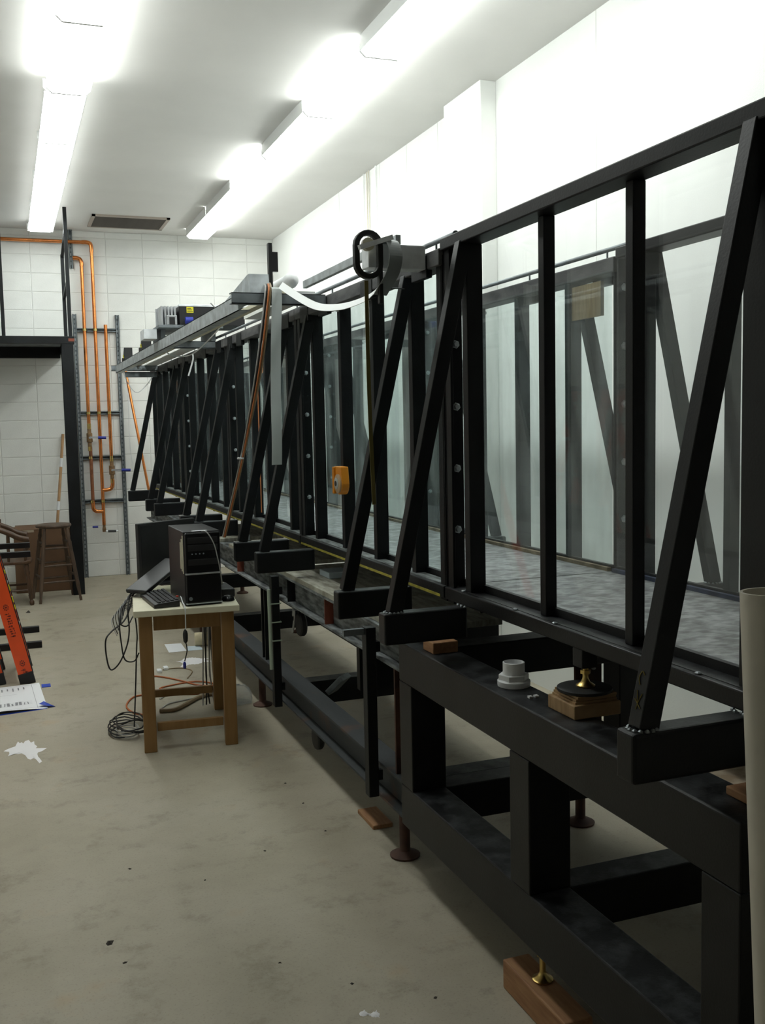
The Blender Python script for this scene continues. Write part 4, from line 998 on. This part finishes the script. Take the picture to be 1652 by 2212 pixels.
# monitor
pm = at(302, 1253, 2, .80)
t = local_thing('flat_monitor', 'black flat computer monitor behind the tower', 'monitor', (pm.x+.0, pm.y-.02, ZT), R_(30))
MB().box((0, 0, .03), (.43, .03, .375)).build('frame', 'black_plastic', t, bevel=.005)
MB().box((.018, -.001, .055), (.412, .001, .357)).build('screen', 'screen', t)
MB().box((.16, .03, 0), (.27, .06, .25)).build('neck', 'black_plastic', t, bevel=.004)
MB().box((.10, -.06, 0), (.33, .14, .012)).build('base', 'black_plastic', t, bevel=.004)
# keyboards
def keyboard(name, label, loc, rotz, tilt, rows=5, cols=15, L=.40, Wd=.15):
    t = local_thing(name, label, 'keyboard', loc, rotz); t.rotation_euler = (tilt[0], tilt[1], rotz)
    MB().prism([(0, 0), (0, .018), (.02, .024), (Wd, .034), (Wd, 0)], 0, 0, L).build('body', 'black_plastic', t, bevel=.004)
    kk = None
    for r0 in range(rows):
        for c in range(cols):
            if kk is None:
                kk = MB().box((-.010, -.008, 0), (.010, .008, .006)).build('key', 'key', t, bevel=.002); o = kk
            else: o = share(kk, t)
            o.location = (.02+c*(L-.04)/(cols-1), .030+r0*.023, .0255+r0*.0018)
    return t
kp = at(338, 1310, 2, ZT)
k1 = keyboard('computer_keyboard', 'black computer keyboard lying flat at the table front', (.662, 5.600, ZT+.001), R_(-87), (0, 0), L=.40, Wd=.135)
MB().box((.30, .135, .036), (.315, .147, .042)).build('red_light', 'red_button', k1)
tag(MB().bar((.640, 5.60, ZT+.030), (.90, 5.83, .925), .15, .024).build('propped_keyboard', 'black_plastic', origin=(.7, 5.65, ZT), bevel=.006), 'second black keyboard propped up against the tower', 'keyboard')
t = thing('computer_mouse', 'black computer mouse beside the tower on the table', 'mouse', (1.10, 5.30, ZT))
MB().lathe((1.085, 5.27, ZT+.0005), [(.036, 0), (.036, .008), (.030, .02), (.018, .028), (0, .031)], 18).build('shell', 'black_gloss', t, smooth_=True)
tag(MB().box((1.065, 5.36, ZT+.0005), (1.145, 5.60, ZT+.05)).build('power_brick', 'black_plastic', origin=(1.1, 5.5, ZT), bevel=.01, seg=3), 'black power adapter beside the tower on the table', 'adapter')
# white mouse cable with ferrite over the front edge
def cable(pts, r_, m_, label, name='cable', n=6): return tag(MB().tube(pts, r_, n).build(name, m_, origin=pts[0]), label, 'cable')
yfe = 5.11
pts = [at(381, 1262, 1, 5.55), at(388, 1280, 1, 5.40), at(394, 1300, 1, 5.22), at(398, 1309, 1, 5.135)+Vector((0, 0, .004)), at(400, 1320, 1, yfe), at(401, 1350, 1, yfe), at(401, 1362, 1, yfe)]
cable(pts, .003, 'cable_white', 'white cable draped over the front edge of the table')
t = thing('ferrite_cable', 'dark cable end with ferrite bead hanging before the table', 'cable', at(401, 1362, 1, yfe))
MB().lathe(at(401, 1390, 1, yfe), [(.003, 0), (.011, .012), (.013, .03), (.013, .05), (.010, .064), (.003, .075)], 14).build('ferrite', 'cable_black', t, smooth_=True)
MB().tube([at(402, 1390, 1, yfe), at(404, 1405, 1, yfe), at(401, 1420, 1, yfe), at(399, 1428, 1, yfe)], .003, 6).build('lead', 'cable_black', t)
MB().lathe(at(399, 1444, 1, yfe), [(.006, 0), (.008, .004), (.008, .026), (.004, .036)], 12).build('plug', 'blue_grip', t, smooth_=True)
cable([at(435, 1147, 1, 5.165), at(447, 1150, 1, 5.13), at(462, 1175, 1, 5.13), at(470, 1205, 1, 5.14), at(476, 1235, 1, 5.16), at(480, 1262, 1, 5.2)], .0032, 'cable_grey', 'grey cable curving down the front of the tower')
# loops of black cable off the left table edge
xl = .60
def lp_(x, y, yy): return at(x, y, 1, yy)
cable([lp_(300, 1262, 5.75), lp_(278, 1290, 5.62), lp_(262, 1320, 5.55), lp_(258, 1350, 5.52), lp_(262, 1390, 5.5), lp_(270, 1425, 5.5), lp_(290, 1428, 5.5), lp_(300, 1410, 5.5)], .004, 'cable_black', 'black cable loop hanging low off the left table edge')
cable([lp_(290, 1275, 5.7), lp_(272, 1335, 5.55), lp_(240, 1365, 5.5), lp_(228, 1385, 5.48), lp_(231, 1425, 5.48), lp_(240, 1447, 5.48), lp_(258, 1432, 5.48), lp_(274, 1395, 5.5), lp_(279, 1360, 5.52), lp_(276, 1315, 5.55), lp_(284, 1275, 5.7)], .0045, 'cable_black', 'wide black cable loop swinging out from the table side')
cable([lp_(285, 1280, 5.7), lp_(265, 1310, 5.56), lp_(259, 1345, 5.5), lp_(275, 1352, 5.5), lp_(290, 1330, 5.55), lp_(296, 1370, 5.55), lp_(295, 1400, 5.55), lp_(293, 1480, 5.5), lp_(291, 1540, 5.45), lp_(290, 1570, 5.42)], .004, 'cable_black', 'black cable dropping from the table to the coil on the floor')
t = thing('lead_fan', 'fan of thin leads over the left rear table corner', 'cables', lp_(330, 1260, 5.8))
for i in range(12):
    d0 = random.uniform(-.02, .02)
    MB().tube([lp_(330, 1258+2*i, 5.8)+Vector((0, d0, 0)), lp_(300, 1272+3*i, 5.72), lp_(276-3*i, 1290+4*i, 5.62), lp_(266-1.2*i, 1330+4*i, 5.56)], .0026, 5).build('lead', 'cable_grey' if i % 2 else 'cable_black', t)
# cable coil on the floor
cc_ = at(288, 1590, 2, 0)
mb = MB(); pts = []
for i in range(90):
    a = i*.42; rr = .10+.025*math.sin(i*.9); pts.append((cc_.x+rr*math.cos(a)*1.0, cc_.y+.10+rr*math.sin(a)*1.6, .005+.0006*i+.006*math.sin(i*1.7)**2))
mb.tube(pts, .004, 5, 2); tag(mb.build('cable_coil', 'cable_black', origin=(cc_.x, cc_.y+.1, 0)), 'messy black cable coil on the floor by the table leg', 'cable coil')
pts = []
for i in range(40):
    a = i*.5; pts.append((cc_.x-.03+.06*math.cos(a), cc_.y+.02+.08*math.sin(a), .004+.0012*i))
tag(MB().tube(pts, .003, 5, 2).build('cable_coil', 'cable_grey', origin=(cc_.x, cc_.y, 0)), 'small grey cable coil on the floor beside the black one', 'cable coil')
# black cables dropping behind the table right rear leg
t = thing('cable_bundle', 'bundle of black cables hanging behind the right rear table leg', 'cables', (1.10, 5.95, 0))
for i in range(7):
    x_ = 1.065+.011*i; y_ = 5.83+.01*(i % 3)
    MB().tube([(x_, y_+.12, .80), (x_+.005, y_+.15, .70), (x_+.004, y_+.145, .45), (x_-.006+.012*(i % 2), y_+.14, .18), (x_-.02+.02*i*.6, y_+.10, .012)], .0042, 6).build('cable', 'cable_black' if i % 3 else 'cable_grey', t)
# orange extension cord
oc = [(325, 1545), (290, 1540), (273, 1525), (290, 1505), (330, 1500), (380, 1500), (430, 1498), (400, 1492), (345, 1488), (380, 1478), (420, 1472), (450, 1474), (470, 1480), (430, 1480), (390, 1470), (350, 1462), (320, 1460)]
tag(MB().tube([at(a, b, 2, .006) for a, b in oc], .0055, 6).build('extension_cord', 'cord_orange'), 'orange extension cord snaking over the floor under the table', 'cord')
tag(MB().tube([at(a, b, 2, .005) for a, b in ((345, 1510), (370, 1497), (400, 1488), (430, 1482), (455, 1490), (440, 1503), (400, 1512), (365, 1520), (350, 1530))], .0045, 6).build('slack_cable', 'cable_grey'), 'grey cord looped on the floor among the orange cord under the table', 'cord')
tag(MB().tube([at(a, b, 2, .013) for a, b in ((345, 1535), (375, 1533), (400, 1522), (425, 1508), (450, 1500), (470, 1497))], .013, 8).build('thick_hose', 'cable_tan', smooth_=True), 'thick dull hose on the floor under the table', 'hose')
tag(MB().tube([at(a, b, 2, .004) for a, b in ((352, 1447), (380, 1443), (400, 1444), (415, 1450), (405, 1465))], .004, 6).build('tan_cord', 'cable_tan'), 'short tan cord on the floor behind the powdery smear', 'cord')
for px, py in ((358, 1446), (344, 1452)):
    p = at(px, py, 2, 0); tag(MB().box((p.x-.016, p.y-.03, .0005), (p.x+.016, p.y+.03, .02)).build('white_plug', 'pvc', origin=(p.x, p.y, 0), bevel=.004), 'small white plug lying on the floor beside the orange cord', 'plug', 'white plugs on the floor')
# sheets and foam roll under the table
pa = [at(*q, 2, .001) for q in ((355, 1392), (391, 1390), (403, 1406), (365, 1410))]
tag(MB().add([Vector((q.x, q.y, .0008)) for q in pa]+[Vector((q.x, q.y, .0026)) for q in pa], [(0,3,2,1), (4,5,6,7), (0,1,5,4), (1,2,6,5), (2,3,7,6), (3,0,4,7)]).build('paper_sheet', 'paper', origin=pa[0]), 'pale sheet lying on the floor beneath the table', 'paper')
pa = [at(*q, 2, .001) for q in ((404, 1396), (430, 1395), (440, 1403), (406, 1406))]
tag(MB().add([Vector((q.x, q.y, .0008)) for q in pa]+[Vector((q.x, q.y, .0022)) for q in pa], [(0,3,2,1), (4,5,6,7), (0,1,5,4), (1,2,6,5), (2,3,7,6), (3,0,4,7)]).build('paper_sheet', 'paper_blue', origin=pa[0]), 'bluish sheet on the floor beside the foam roll', 'paper')
p = at(438, 1396, 2, .0)
tag(MB().lathe((p.x-.055, p.y+.04, .052), [(0.02, 0), (.05, .002), (.052, .01), (.052, .11), (.05, .118), (.02, .12)], 24, (1, -.1, 0)).build('foam_roll', 'foam_cream', origin=(p.x, p.y+.04, 0), smooth_=True), 'cream foam roll on the floor beside the support frame', 'roll')
p = at(520, 1520, 2, 0)
t = thing('plastic_bag', 'crumpled clear plastic bag on the floor right of the table', 'bag', (p.x, p.y+.04, 0))
rd = random.Random(4); mb = MB(); prof = [(.075, 0), (.085, .03), (.07, .075), (.035, .10), (0, .105)]
mb.lathe((p.x, p.y+.04, .001), prof, 16)
for q in mb.v: q += Vector((rd.uniform(-.012, .012), rd.uniform(-.012, .012), 0 if q.z < .01 else rd.uniform(-.01, .01)))
mb.build('bag', 'plastic_clear', t)
